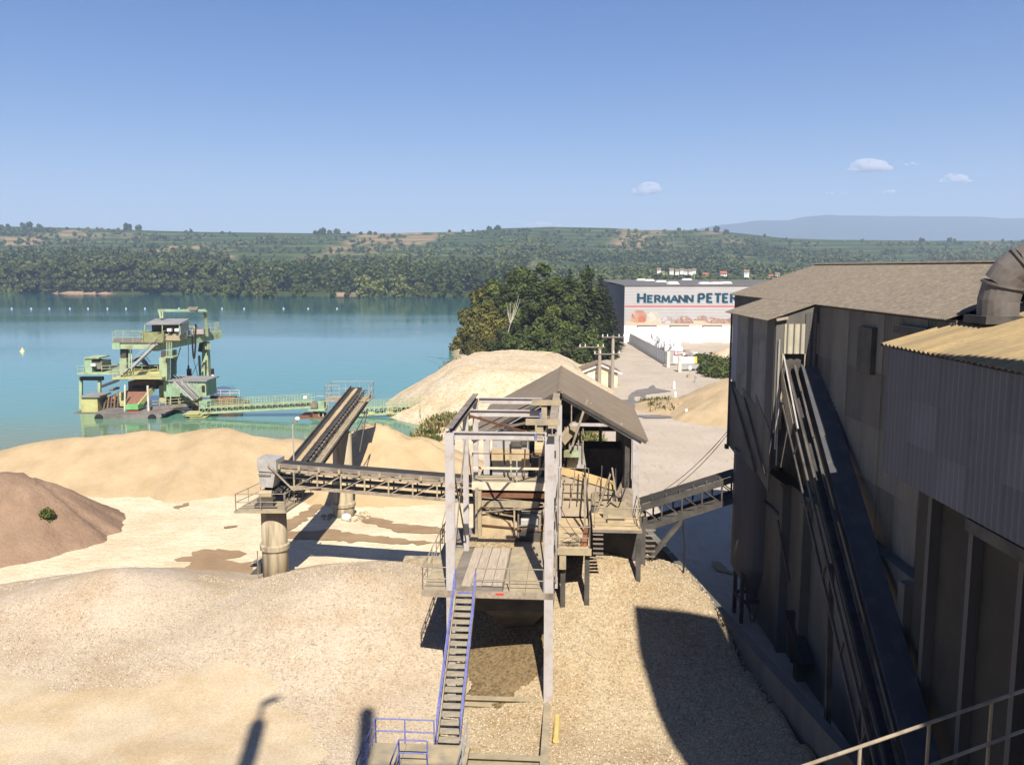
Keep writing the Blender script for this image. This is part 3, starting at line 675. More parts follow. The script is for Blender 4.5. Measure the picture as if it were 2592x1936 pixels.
def f_right(x, y):
    h = smax(cone(x, y, 4.7, 46.3, 4.9, .47, 1.05, 1.1), cone(x, y, 1.0, 43.4, 2.7, .5), .8)
    h = smax(h, .28 + .09 * max(0, x - 4) + .16 * fbm(x, y, .15), .6)
    if x > wallx(y) - .1: h = -1
    if x < -3.4: h -= (-3.4 - x) * .8
    return h + .08 * fbm(x, y, .5, 4)
heap('gravel_cone', 'tan gravel heap between the stairs and the concrete wall', f_right, -5.5, 12.6, 20, 58, .35, gravel_t)
def f_wet(x, y): return f_right(x, y) + .07 - (0 if ((x + .35) / 2.25) ** 2 + ((y - 41.2) / 4.4) ** 2 < 1 + .35 * fbm(x, y, 1.1, 5) else 2)
wt = heap('wet_gravel_patch', 'dark wet gravel below the plank deck', f_wet, -3.2, 3, 35, 46.4, .1, wet_m, cat='wet patch'); wt['kind'] = 'stuff'
heap('sand_heap', 'tall sand heap beside the haul road and the grey building', lambda x, y: smax(cone(x, y, 34, 122, 5.6, .46), cone(x, y, 28.8, 116.5, 2.9, .42), .8) + .3 * fbm(x, y, .2, 4) + gully(x, y, 34, 122), 18, 52, 104, 140, .5, sand_m)
heap('sand_heap', 'low sand bank with weeds at the roadside', lambda x, y: cone(x, y, 24.2, 124, 1.6, .28, 1, 1.3) + .25 * fbm(x, y, .35, 4), 14, 36, 112, 138, .5, sand_m)
heap('gravel_heap', 'small white heap in the yard of the sign hall', lambda x, y: cone(x, y, 51, 199, 2.4, .42) + .1 * fbm(x, y, .5), 43, 60, 190, 208, .5, gravel_far)

def pebbles(name, label, fn, reg, n, cols, bad=None):
    """loose stones lying on the heap, each a small uneven octahedron"""
    xs = NR.uniform(reg[0], reg[1], n); ys = reg[2] + (reg[3] - reg[2]) * NR.rand(n) ** 1.25
    pts = [(x, y, fn(x, y)) for x, y in zip(xs, ys)]
    c = np.array([p for p in pts if p[2] > .05 and not (bad and bad(p[0], p[1]))]); n = len(c)
    r = (.025 + .045 * NR.rand(n) ** 2.2)[:, None]
    u = NR.normal(size=(n, 3)); u /= np.linalg.norm(u, axis=1)[:, None]; w = np.cross(u, NR.normal(size=(n, 3))); w /= np.linalg.norm(w, axis=1)[:, None]; t = np.cross(u, w)
    a, b_, d = r * (1 + .5 * NR.rand(n, 1)), r * (.8 + .4 * NR.rand(n, 1)), r * (.5 + .35 * NR.rand(n, 1))
    vs = np.stack([c + u * a, c - u * a, c + w * b_, c - w * b_, c + t * d, c - t * d], 1).reshape(-1, 3)
    f = np.array([(0, 2, 4), (2, 1, 4), (1, 3, 4), (3, 0, 4), (2, 0, 5), (1, 2, 5), (3, 1, 5), (0, 3, 5)])
    q = (np.arange(n)[:, None, None] * 6 + f[None]).reshape(-1, 3)
    m = mat(name + '_stone', cols[0], cols[1], 3, .95, island=.32, lo=.3, hi=.7, spec=.1)
    return tag(link(name, fast_mesh(name, vs, q, m)), label, 'gravel', None, 'stuff')
pebbles('loose_gravel', 'loose pinkish pebbles strewn over the wide left heap', f_left, (-36, 0, 24, 52), 75000, ((.46, .385, .28), (.37, .30, .215)), lambda x, y: fbm(x, y, .11, 3) < -.2 and x < -8 or R.random() > sm(.25, 1.0, apron_e(x, y)))
pebbles('loose_gravel', 'loose tan pebbles strewn over the heap below the stairs', f_right, (-4.5, 11.5, 26, 56), 42000, ((.44, .36, .24), (.31, .245, .155)), lambda x, y: ((x + .35) / 2.2) ** 2 + ((y - 41.2) / 4.3) ** 2 < 1)
# damp and wet marks on the yard and the haul road, each a thin sheet with a ragged outline
damp_m = mat('damp_sand', (.235, .155, .085), (.30, .21, .12), .5, .9, .2, 8)
damp_road = mat('damp_road', (.15, .135, .125), (.19, .17, .15), .4, .8)
MK = [0]
def mark(label, pix, m, jit=.25, holes=None):
    MK[0] += 1
    pts = [G(u, v) for u, v in pix]; out = []
    for p, q in zip(pts, pts[1:] + pts[:1]):
        L = (q - p).length; n = max(2, int(L / .35)); nd = Vector((-(q - p).y, (q - p).x, 0)).normalized()
        for i in range(n):
            c = p.lerp(q, i / n); out.append(c + nd * jit * (fbm(c.x, c.y, .9, 4, 7) * 1.8) + Vector((1, 0, 0)) * jit * 2.2 * mnoise.noise(Vector((c.y * 2.3, c.x * .4, MK[0]))))
    bm = bmesh.new(); vs = [bm.verts.new((p.x, p.y, 0)) for p in out]; ed = [bm.edges.new((vs[i], vs[(i + 1) % len(vs)])) for i in range(len(vs))]
    if holes:
        hp = [G(u, v) for u, v in holes]; hv = [bm.verts.new((p.x, p.y, 0)) for p in hp]; ed += [bm.edges.new((hv[i], hv[(i + 1) % len(hv)])) for i in range(len(hv))]
    bmesh.ops.triangle_fill(bm, edges=ed, use_beauty=True)
    bmesh.ops.subdivide_edges(bm, edges=[e for e in bm.edges if e.calc_length() > 1.6], cuts=2, use_grid_fill=False)
    bmesh.ops.triangulate(bm, faces=bm.faces)
    for v in bm.verts: v.co.z = ground_z(v.co.x, v.co.y) + .03 + .006 * MK[0]
    bmesh.ops.recalc_face_normals(bm, faces=bm.faces)
    me = bpy.data.meshes.new('damp_mark'); bm.to_mesh(me); bm.free(); me.materials.append(m)
    for p in me.polygons:
        pass
    return tag(link('damp_mark', me), label, 'stain')
mark('largest brown damp mark on the cream yard left of the near pier', [(330, 1442), (420, 1455), (470, 1430), (460, 1410), (500, 1390), (560, 1388), (590, 1402), (575, 1420), (640, 1415), (652, 1440), (640, 1462), (560, 1478), (470, 1480), (400, 1468)], damp_m, .6)
mark('long damp streak crossing the yard between the two piers and the plant', [(700, 1345), (760, 1348), (830, 1342), (900, 1352), (980, 1360), (1075, 1370), (1125, 1372), (1060, 1378), (950, 1374), (860, 1372), (770, 1366), (710, 1362)], damp_m, .3)
mark('damp streak running from the far pier to the plant', [(890, 1302), (950, 1310), (1000, 1325), (1060, 1330), (1125, 1338), (1125, 1350), (1060, 1352), (1000, 1345), (950, 1328), (900, 1312)], damp_m, .3)
mark('damp strip beside the shadow of the rising conveyor', [(700, 1325), (740, 1312), (790, 1285), (800, 1262), (770, 1240), (790, 1225), (825, 1240), (825, 1275), (790, 1310), (745, 1340), (705, 1350)], damp_m, .3)
mark('small damp spot in the middle of the cream yard', [(435, 1285), (475, 1274), (478, 1280), (450, 1290)], damp_m, .15)
mark('thin damp spot left of the near pier', [(565, 1336), (608, 1329), (600, 1336), (570, 1340)], damp_m, .12)
mark('wet ring left by a turning lorry on the haul road', [(1572, 1012), (1592, 1010), (1594, 1000), (1612, 988), (1640, 984), (1652, 976), (1662, 984), (1700, 991), (1662, 995), (1634, 998), (1634, 1018), (1630, 1025), (1596, 1025), (1570, 1018)],
     damp_road, .12, [(1604, 1008), (1608, 1003), (1620, 1002), (1627, 1007), (1622, 1014), (1609, 1015)])
mark('upper wet bar with drips across the haul road', [(1570, 1024), (1640, 1023), (1672, 1026), (1708, 1030), (1680, 1033), (1650, 1034), (1600, 1033), (1575, 1031)], damp_road, .25)
mark('lower wet bar with drips across the haul road', [(1616, 1052), (1670, 1051), (1700, 1052), (1735, 1054), (1700, 1059), (1660, 1060), (1622, 1059)], damp_road, .25)
mark('brown trickle on the paving beside the silo legs', [(1800, 1427), (1815, 1425), (1835, 1440), (1858, 1452), (1850, 1458), (1825, 1446)], damp_m, .2)

# ------------------------------------------------------------------ screening plant (local frame: x across, y away from the viewer)
PL = thing('screening_plant', 'grey steel screening plant with plank deck and brown gabled shed', 'screening plant', (-2.7, 37, 0), math.radians(-4))
def pb(mb, name, m, **k): return mb.build(name, m, PL, True, **k)
def post(x, y, z0, z1, w=.38): pb(MB().ibeam((x, y, z0), (x, y, z1), w, w, .035, up=(0, 1, 0)), 'post', grey_paint)
post(0, 0, -.3, 13.0); post(4.33, 0, .4, 13.0, .40); post(0, 5.6, 3, 12.9, .26); post(0, 10, 3, 12.9, .28); post(4.5, 5.6, 4, 12.7, .26); post(4.6, 9.6, 4, 12.7, .28)
for y in (0.0, 5.9, 10.0): pb(MB().ibeam((.2, y, 12.86), (4.2, y, 12.86), .26, .32, .03), 'crossbeam', grey_paint)
pb(MB().ibeam((0, -.15, 13.06), (0, 10.2, 13.06), .30, .30, .03), 'side_beam', mid_steel)
pb(MB().ibeam((4.45, -.6, 13.17), (4.45, 10.6, 13.17), .36, .36, .035), 'crane_rail', dusty_steel)
for y in (.05, 5.5): 
    t = pb(MB().box(3.3, 4.75, y - .22, y + .1, 13.37, 13.6), 'hanger', plate); MB().box(3.78, 4.05, y - .12, y + .05, 12.6, 13.366).build('hanger_stem', plate, t, True)
    MB().box(3.69, 3.775, y - .2, y + .2, 12.72, 12.98).build('clamp', blue_paint, t, True)
pb(MB().bar((.1, 5.8, 12.75), (4.2, .1, 12.75), .07, .10), 'wind_brace', rust); pb(MB().bar((.1, .1, 12.68), (4.2, 5.8, 12.68), .07, .10), 'wind_brace', mid_steel)
for a, c in (((0, .2, 12), (0, 5.4, 6.4)), ((0, 5.8, 12), (0, 9.8, 6.4)), ((.02, .3, 6.5), (.02, 5.4, 11.9))): pb(MB().bar(a, c, .06, .08), 'side_brace', mid_steel)
for s in (0, 1): pb(MB().bar((4.62, .3 if s else 5.4, 6.2), (4.62, 5.4 if s else .3, 9.5), .06), 'side_brace', mid_steel)
# deck
DZ = 5.9
pb(MB().box(-1.25, 4.55, -.12, 9.4, DZ - .22, DZ - .05), 'deck_frame', mid_steel)
pb(MB().box(-1.25, -.12, -.1, 6.5, DZ - .048, DZ), 'deck_plate', plate)
n = 0
for i, (x0, x1) in enumerate(((2.32, 3.28), (3.3, 4.5))):
    for j in range(5):
        y0 = -.08 + j * 1.52; pb(MB().box(x0, x1, y0, y0 + 1.5, DZ - .048, DZ + .006 * ((i + j) % 2)), 'deck_plate', plate)
for k in range(4): pb(MB().box(.42 + k * .46, .42 + k * .46 + .43, .35 + .1 * (k % 2), 5.6, DZ + .04, DZ + .10 + .015 * (k % 2)), 'plank', wood)
pb(MB().box(.38, 2.28, -.06, 5.7, DZ - .048, DZ + .038), 'plank_bearer', mid_steel)
pb(MB().box(-1.3, 4.62, -.2, -.13, DZ - .28, DZ + .02), 'edge_beam', dusty_steel)
pb(MB().box(2.0, 2.35, -.213, -.2005, DZ - .12, DZ - .03), 'red_strip', red_p); pb(MB().box(.32, .95, -.225, -.2005, DZ - .15, DZ - .02), 'blue_plate', blue_paint)
b = MB()
for y in (.4, 1.0, 1.6): b.bar((1.2, y, DZ - .5), (4.2, y, DZ - .5), .08)
for x in (1.6, 2.2, 2.8, 3.4, 4.0): b.bar((x, .3, DZ - .46), (x, 1.7, DZ - .46), .06)
pb(b, 'underdeck_grating', mid_steel)
pb(MB().box(.8, 4.5, 1.9, 9, 4.2, DZ - .23), 'hopper', dark_steel)
pb(MB().prism([(1.0, 2.4, 4.19), (4.3, 2.4, 4.19), (3.3, 4.4, 2.3), (2.0, 4.4, 2.3)], (0, 2.5, 0)), 'hopper_mouth', dark_steel)
for a in (((-1.25, 6.4, DZ), (-1.25, -.1, DZ), (.16, -.1, DZ)), ((1.12, -.1, DZ), (4.1, -.1, DZ))): railing(a, PL, dusty_steel, 1.05, .028, 1.3, True)
railing([(4.5, .3, DZ), (4.5, 5, DZ)], PL, dusty_steel, 1.05, .025, 1.5, True)
railing([(-1.3, 9.5, DZ + 1.0), (-1.35, 6.4, DZ)], PL, dusty_steel, 1.05, .025, 1.5, True)
# low frame the posts stand on
for a, c, w in (((.1, -.02, .72), (4.1, -.02, .72), .34), ((-.9, -4.7, .72), (4.15, -4.7, .72), .34), ((-.9, -5.35, .72), (4.15, -5.35, .72), .3), ((4.3, -.25, .70), (4.3, -10, .70), .30), ((-1.05, -4.5, .70), (-1.05, -10, .70), .3)):
    pb(MB().ibeam(a, c, w, .34, .035), 'base_beam', plate)
pb(MB().box(4.0, 4.62, -.24, .3, -.4, .39), 'footing', concrete); pb(MB().tube((4.75, -.7, .55), (4.72, -2.7, .5), .13, 10), 'yellow_pipe', mat('faded_yellow', (.60, .47, .18), (.5, .38, .14), 2, .7))
# stairs
x0, x1, n = .22, 1.08, 20
st = pb(MB().bar((x0, 0, DZ - .05), (x0, -5.6, 1.95), .05, .24), 'stringer', dusty_steel); pb(MB().bar((x1, 0, DZ - .05), (x1, -5.6, 1.95), .05, .24), 'stringer', dusty_steel)
tm = MB().box(-.40, .40, -.135, .135, -.02, .02).add([(-.40, -.14, -.07), (.40, -.14, -.07), (.40, -.136, .02), (-.40, -.136, .02)], [(0, 1, 2, 3)])
t0 = tm.build('tread', tread_m, PL, True)
for i in range(n):
    f = (i + .5) / n; o = t0 if i == 0 else t0.copy()
    if i: COL.objects.link(o)
    o.location = ((x0 + x1) / 2, -5.6 * f, DZ + (1.9 - DZ) * f - .02)
for x in (x0 - .03, x1 + .03):
    b = MB(); b.tube((x, 0, DZ + .95), (x, -5.6, 1.9 + .95), .034, 7); b.tube((x, 0, DZ + .5), (x, -5.6, 1.9 + .5), .022, 6)
    for i in range(6): f = i / 5; z = DZ + (1.9 - DZ) * f; b.tube((x, -5.6 * f, z), (x, -5.6 * f, z + .95), .025, 6)
    pb(b, 'handrail', blue_paint)
# landing at the foot of the stairs
pb(MB().box(-2.2, 1.5, -8.8, -5.7, 1.74, 1.84), 'landing_frame', mid_steel); pb(MB().box(-2.2, -.95, -8.8, -5.72, 1.842, 1.88), 'landing_plate', plate); pb(MB().box(-.93, 1.5, -8.8, -5.72, 1.842, 1.89), 'landing_plate', plate)
for a in (((-2.15, -8.7, 1.88), (-2.15, -5.75, 1.88), (.12, -5.75, 1.88)), ((-.95, -8.7, 1.88), (-.95, -7.2, 1.88), (.1, -7.2, 1.88))): railing(a, PL, blue_paint, 1.0, .03, 1.4, True)
railing([(1.4, -5.75, 1.88), (1.4, -8.7, 1.88)], PL, galv, 1.0, .028, 1.2, True)
for x, y in ((-2.1, -5.8), (-2.1, -8.7), (1.35, -5.8), (1.35, -8.7), (-.9, -5.8)): pb(MB().ibeam((x, y, -.3), (x, y, 1.73), .14, .14, .015), 'landing_leg', mid_steel)
pb(MB().bar((-2.1, -8.6, 0.1), (-1.0, -5.9, 1.7), .06).bar((1.35, -8.6, .1), (1.35, -5.9, 1.7), .06), 'landing_brace', rust)
# lower machine bay behind the deck
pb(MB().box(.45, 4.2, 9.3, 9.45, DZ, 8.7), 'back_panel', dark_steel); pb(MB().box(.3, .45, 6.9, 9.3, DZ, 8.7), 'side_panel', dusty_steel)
pb(MB().box(2.5, 2.58, 7.1, 9.2, DZ, 7.9), 'partition', mid_steel)
pb(MB().box(.5, 3.6, 6.9, 7.1, 7.75, 8.05), 'lintel', plate); pb(MB().box(.6, 3.9, 7.3, 7.5, 8.15, 8.4), 'lintel', rust)
pb(MB().prism([(.47, 7.0, DZ + .1), (2.48, 7.0, DZ + .1), (2.48, 7.0, 6.8), (1.2, 7.0, 7.1), (.47, 7.0, 7.7)], (0, 2.2, 0)), 'sand_fill', sand_dust)
pb(MB().tube((2.66, 7.9, 6.7), (3.7, 7.9, 6.7), .62, 16), 'drum', galv); pb(MB().box(2.62, 3.85, 7.0, 7.06, DZ + .02, DZ + .5), 'splash_plate', dark_steel)
pb(MB().bar((3.9, 6.95, DZ), (3.9, 6.95, 8.0), .14).bar((.55, 6.85, DZ), (.55, 6.85, 8.6), .2).bar((2.35, 6.85, DZ), (2.35, 6.85, 7.75), .08), 'bay_post', plate)
pb(MB().bar((3.92, 6.9, 7.6), (4.1, 2.2, DZ + .05), .07), 'bay_brace', rust)
pb(MB().box(.1, .5, 5.9, 6.9, DZ + .02, DZ + .4).box(.47, 2.4, 5.85, 6.85, DZ + .02, DZ + .3), 'spilled_gravel', gravel_t)
# upper walkway
UZ = 8.9
pb(MB().box(.1, 4.25, 7.3, 9.1, UZ - .1, UZ), 'walkway', plate); pb(MB().box(.1, 4.25, 7.2, 7.3, UZ - .32, UZ + .08), 'walkway_beam', mat('cream_paint', (.60, .53, .40), (.5, .43, .31), 2, .7))
for x in (.15, 2.45, 4.2): pb(MB().tube((x, 7.25, UZ), (x, 7.25, UZ + 1.6), .035, 6), 'rail_post', grey_paint)
pb(MB().tube((.1, 7.25, UZ + 1.6), (4.25, 7.25, UZ + 1.6), .03, 6), 'rail', rust); pb(MB().box(.15, 4.2, 7.21, 7.25, UZ + .78, UZ + .9), 'rail', MATS['cream_paint'])
pb(MB().prism([(1.0, 9.15, UZ), (2.95, 9.15, UZ), (2.95, 9.15, UZ + 2.15), (1.0, 9.15, UZ + 2.15)], (0, 1.2, 0)), 'screen_box', galv)
pb(MB().box(.96, 3.0, 9.08, 9.14, UZ + .75, UZ + 1.45), 'screen_skirt', sand_dust); pb(MB().box(.95, 3.02, 9.07, 9.13, UZ + 2.0, UZ + 2.18), 'screen_lip', dark_steel)
pb(MB().box(3.1, 4.2, 9.0, 10.2, UZ, UZ + 1.1), 'motor_box', dark_steel); pb(MB().tube((3.3, 9.2, UZ + 1.5), (4.1, 9.2, UZ + 1.5), .42, 14), 'motor', sand_dust); pb(MB().box(3.3, 3.7, 9.3, 9.9, UZ + 2.0, UZ + 2.7), 'feed_box', plate)
b = MB()
for x, z in ((3.4, 12.2), (3.65, 12.5), (3.9, 12.3), (4.1, 12.6), (2.6, 12.4), (2.8, 12.5)): b.tube((x, 11.4 + .3 * (x % .5), UZ), (x, 11.4 + .3 * (x % .5), z), .045, 6)
pb(b, 'pipes', dusty_steel)
pb(MB().bar((3.2, 10.4, UZ), (4.4, 9.0, 12.4), .22, .3), 'chute', dusty_steel); pb(MB().bar((4.0, 8.5, 9.2), (4.3, 5.6, 12.2), .09).bar((3.6, 8.8, 9.0), (4.3, 8.8, 11.4), .08), 'strut', dusty_steel)
for i in range(7): pb(MB().box(4.02, 4.4, 7.0 + .02 * i, 7.1 + .02 * i, 6.4 + i * .33, 6.46 + i * .33), 'ladder_rung', galv)
pb(MB().box(3.95, 4.6, 9.2, 9.3, 5.9, 8.8), 'dark_screen', dark_steel)
# right-hand deck with sand, platform two and the sloping screen
pb(MB().box(4.62, 6.25, 5.0, 10.3, 6.05, 6.2), 'side_deck', mid_steel)
pb(MB().box(4.62, 6.2, 5.05, 10.3, 6.202, 6.26), 'sand_cover', sand_dust)
pb(MB().box(4.6, 6.3, 4.88, 4.98, 5.95, 6.28), 'fascia', plate)
railing([(4.66, 5.05, 6.25), (6.22, 5.05, 6.25), (6.22, 7.0, 6.25)], PL, dusty_steel, 1.1, .025, 1.8, True)
railing([(6.0, 10.2, 8.2), (6.2, 7.4, 6.3)], PL, dark_steel, 1.1, .03, 1.0, True, rails=(1, .66, .33))
pb(MB().box(6.4, 8.95, 7.1, 10.3, 6.45, 6.6), 'platform', mid_steel); pb(MB().box(6.4, 8.9, 7.15, 10.3, 6.602, 6.66), 'sand_cover', sand_dust)
railing([(6.5, 7.2, 6.65), (8.85, 7.2, 6.65), (8.85, 10.2, 6.65)], PL, plate, 1.1, .028, 1.6, True)
pb(MB().box(7.0, 8.2, 8.9, 9.0, 6.67, 7.6).box(7.2, 8.1, 8.0, 8.5, 6.67, 7.05), 'guard_box', plate); pb(MB().box(8.0, 8.6, 9.3, 10.0, 6.67, 8.1), 'motor_box', dusty_steel)
for i in range(6): pb(MB().box(6.42, 6.95, 7.1 - .16 * i, 7.3 - .16 * i, 6.3 - i * .2, 6.34 - i * .2), 'step', mid_steel)
pb(MB().prism([(4.75, 10.5, 6.3), (7.6, 10.5, 6.3), (7.6, 10.5, 7.9), (4.75, 10.5, 8.75)], (0, 1.6, 0)), 'sloping_screen', mat('dusty_side', (.44, .36, .27), (.34, .28, .2), 1.2, .9))
pb(MB().prism([(4.7, 10.42, 8.70), (7.7, 10.42, 7.84), (7.7, 10.42, 8.14), (4.7, 10.42, 9.02)], (0, .9, 0)), 'screen_rim', mat('ochre_sand', (.56, .41, .2), (.48, .34, .16), 1.5, .95))
pb(MB().box(4.7, 7.5, 10.35, 10.41, 7.35, 7.42).box(6.4, 6.8, 10.3, 10.48, 7.0, 7.7), 'screen_bracket', dusty_steel)
pb(MB().tube((6.55, 10.2, 6.9), (6.55, 10.2, 6.4), .2, 10), 'spring', dark_steel); pb(MB().bar((6.0, 7.6, 6.3), (6.0, 7.6, 9.2), .12), 'bent_post', dusty_steel)
pb(MB().lathe((8.35, 11.2, 6.4), [(1.15, 0), (.9, .5), (.45, 1.4), (.12, 2.2)], 11), 'pouring_gravel', mat('pouring_gravel', (.40, .33, .25), (.2, .16, .12), 5, .9))
pb(MB().prism([(5.0, 11, 8.9), (6.1, 11, 8.9), (5.9, 11, 10.2), (5.15, 11, 10.2)], (0, 1, 0)), 'feed_chute', galv)
pb(MB().box(5.9, 8.3, 13.2, 15.5, 6.3, 9.6), 'crusher_body', dark_steel); pb(MB().box(4.7, 5.8, 12, 14, 8, 11.5), 'feed_tower', dark_steel)
pb(MB().bar((4.7, 10.2, 10.6), (6.4, 11.5, 12.4), .28, .5), 'feed_arm', plate)
b = MB()
for i in range(5): b.tube((4.9 + .25 * i, 10.8, 9.4), (4.9 + .25 * i, 10.8, 11.3 + .15 * (i % 3)), .04, 5)
pb(b, 'pipes', dusty_steel); pb(MB().box(4.85, 5.7, 10.3, 10.9, 9.7, 10.0), 'green_motor', green)
b = MB()
for k in range(5):
    o = Vector((5.1 + .12 * k, 5.2, 6.3)); b.path([o + Vector((.35 * math.cos(a * 1.3 + k), .2 * math.sin(a * 1.7), .12 * a)) for a in np.linspace(0, 6.3, 14)], .014, 4)
pb(b, 'hanging_cables', dark_steel); pb(MB().path([(4.7, 8.5, 7.4), (5.1, 7.4, 6.9), (5.5, 6.4, 6.6), (6.0, 5.4, 6.4)], .02, 5), 'cable', dark_steel)
pb(MB().prism([(5.75, 5.3, 6.27), (6.05, 5.3, 6.27), (6.15, 5.6, 7.2), (5.95, 5.6, 7.2)], (.08, .2, 0)), 'rusty_plate', rust)
# columns, and solid dark boxes standing in for the shadow beneath the shed
for x0, x1, y0, y1, z0, z1 in ((4.7, 9.3, 9.0, 21, 1.5, 6.0), (.2, 4.6, 9.5, 20, 3.2, 8.6)): pb(MB().box(x0, x1, y0, y1, z0, z1), 'substructure_shade', dark_steel)
for x, y in ((4.9, 5.3), (6.1, 5.3), (8.8, 7.4), (9.1, 14), (9.1, 19.8), (.3, 14), (.3, 19.8)): pb(MB().ibeam((x, y, -.3), (x, y, 6), .25, .25, .03), 'column', dark_steel)
pb(MB().box(4.72, 5.05, 4.9, 5.3, 5.2, 5.9), 'bearing_block', plate)
# shed
RX, HW, RZ, EZ, Y0, Y1 = 4.55, 4.85, 13.42, 10.75, 9.7, 21.2
for s in (-1, 1):
    pb(MB().prism([(RX + .01 * s, Y0, RZ), (RX + s * HW, Y0, EZ), (RX + s * HW, Y1, EZ), (RX + .01 * s, Y1, RZ)], (0, 0, .1)), 'roof_sheet', shed_roof_m)
    pb(MB().bar((RX + .2 * s, Y0 + .25, RZ - .28), (RX + s * (HW - .35), Y0 + .25, EZ - .06), .2, .26), 'rafter', grey_paint)
    pb(MB().bar((RX + .2 * s, Y0 + .02, RZ - .14), (RX + s * (HW - .1), Y0 + .02, EZ - .05), .05, .18), 'barge_board', dark_steel)
    for k in range(1, 5): pb(MB().bar((RX + s * HW * k / 5, Y0 + .4, RZ - (RZ - EZ) * k / 5 - .12), (RX + s * HW * k / 5, Y1 - .2, RZ - (RZ - EZ) * k / 5 - .12), .12, .18), 'purlin', dark_steel)
pb(MB().prism([(RX - .16, Y0 - .03, RZ + .04), (RX, Y0 - .03, RZ + .16), (RX + .16, Y0 - .03, RZ + .04)], (0, Y1 - Y0 + .06, 0)), 'ridge_cap', shed_roof_m)
for x, y in ((8.75, 10.0), (8.75, 20.6), (.6, 10.2), (.6, 20.6)): pb(MB().ibeam((x, y, 3), (x, y, 11), .34, .34, .04, up=(0, 1, 0)), 'shed_column', grey_paint)
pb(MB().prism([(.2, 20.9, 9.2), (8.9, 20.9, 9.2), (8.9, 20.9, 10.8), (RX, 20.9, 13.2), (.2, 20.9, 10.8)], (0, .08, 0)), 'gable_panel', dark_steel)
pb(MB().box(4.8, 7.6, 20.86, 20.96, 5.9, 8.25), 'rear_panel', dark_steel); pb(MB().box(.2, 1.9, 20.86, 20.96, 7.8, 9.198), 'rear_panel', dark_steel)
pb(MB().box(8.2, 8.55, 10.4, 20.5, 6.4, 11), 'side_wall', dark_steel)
pb(MB().bar((5.2, 9.95, 11.6), (8.0, 9.95, 11.6), .12, .16), 'tie_beam', grey_paint); pb(MB().bar((6.1, 9.9, 13.0), (5.3, 9.9, 10.4), .12).bar((5.25, 9.9, 13), (5.25, 9.9, 11.6), .06), 'hanger_post', dusty_steel)
pb(MB().bar((7.0, 15, 9.2), (7.0, 15, 11.9), .18), 'hanger_post', plate)
railing([(7.6, 20.4, 6.2), (8.7, 20.4, 6.2)], PL, dark_steel, 1.8, .04, 1.0, True)
for k in range(8):                                                   # clutter of the machine levels: pipes, cables, boxes
    x = R.uniform(.6, 4.1); z = R.choice((DZ + .05, UZ + .05)); y = R.uniform(7.6, 9.0) if z > 8 else R.uniform(6.9, 8.9)
    pb(MB().tube((x, y, z), (x + R.uniform(-.2, .2), y + .1, z + R.uniform(1.2, 2.6)), R.uniform(.03, .07), 6), 'pipe', R.choice((dusty_steel, rust, dark_steel, plate)))
for k in range(7): x = R.uniform(.5, 3.9); z = R.uniform(9.2, 11.4); pb(MB().box(x, x + R.uniform(.2, .7), 9.0, 9.07, z, z + R.uniform(.15, .5)), 'bracket_plate', R.choice((plate, rust, galv, dark_steel)))
for k in range(6): z = R.uniform(6.2, 8.6); pb(MB().bar((.5, 6.8 + .1 * k, z), (4.1, 6.8 + .1 * k, z + R.uniform(-.5, .5)), .05), 'cross_pipe', R.choice((dusty_steel, dark_steel, rust)))
for k in range(9): x = 4.8 + .42 * k; pb(MB().bar((x, 10.2, 7.0 + .1 * (k % 3)), (x + R.uniform(-.1, .3), 10.3, 8.4 + R.uniform(0, .9)), .05), 'frame_bar', R.choice((dusty_steel, dark_steel, plate)))
for k in range(5): y = 1.2 + k * 1.9; pb(MB().path([(4.62, y, 6.4 + 1.2 * k), (4.66, y + .9, 6.2 + 1.2 * k), (4.62, y + 1.9, 7.5 + 1.2 * k)], .02, 5), 'cable', dark_steel)
for k in range(6): pb(MB().box(4.53, 4.6, .1 + .03 * k, .3 + .03 * k, 6.6 + k * 1.05, 6.9 + k * 1.05), 'junction_box', R.choice((galv, plate, dark_steel)))
railing([(8.7, 10.3, 6.7), (6.6, 10.25, 6.7)], PL, dusty_steel, 1.1, .03, .9, True); railing([(4.7, 9.4, UZ - .6), (6.2, 9.4, UZ - .6)], PL, dusty_steel, 1.0, .025, .7, True)
pb(MB().path([(7.2, 8.6, 7.6), (7.5, 8.3, 8.2), (7.9, 8.4, 7.8), (8.3, 9.4, 8.6)], .035, 6), 'hose', black); pb(MB().bar((6.5, 9.8, 6.3), (7.4, 9.9, 8.9), .09).bar((7.9, 10.0, 6.7), (7.5, 10.1, 9.2), .08), 'strut', dusty_steel)
for k in range(5): pb(MB().bar((8.95 + .0 * k, 10.6 + k * 2, 6.3), (8.95, 10.6 + k * 2, 9.2), .07), 'side_post', dark_steel)
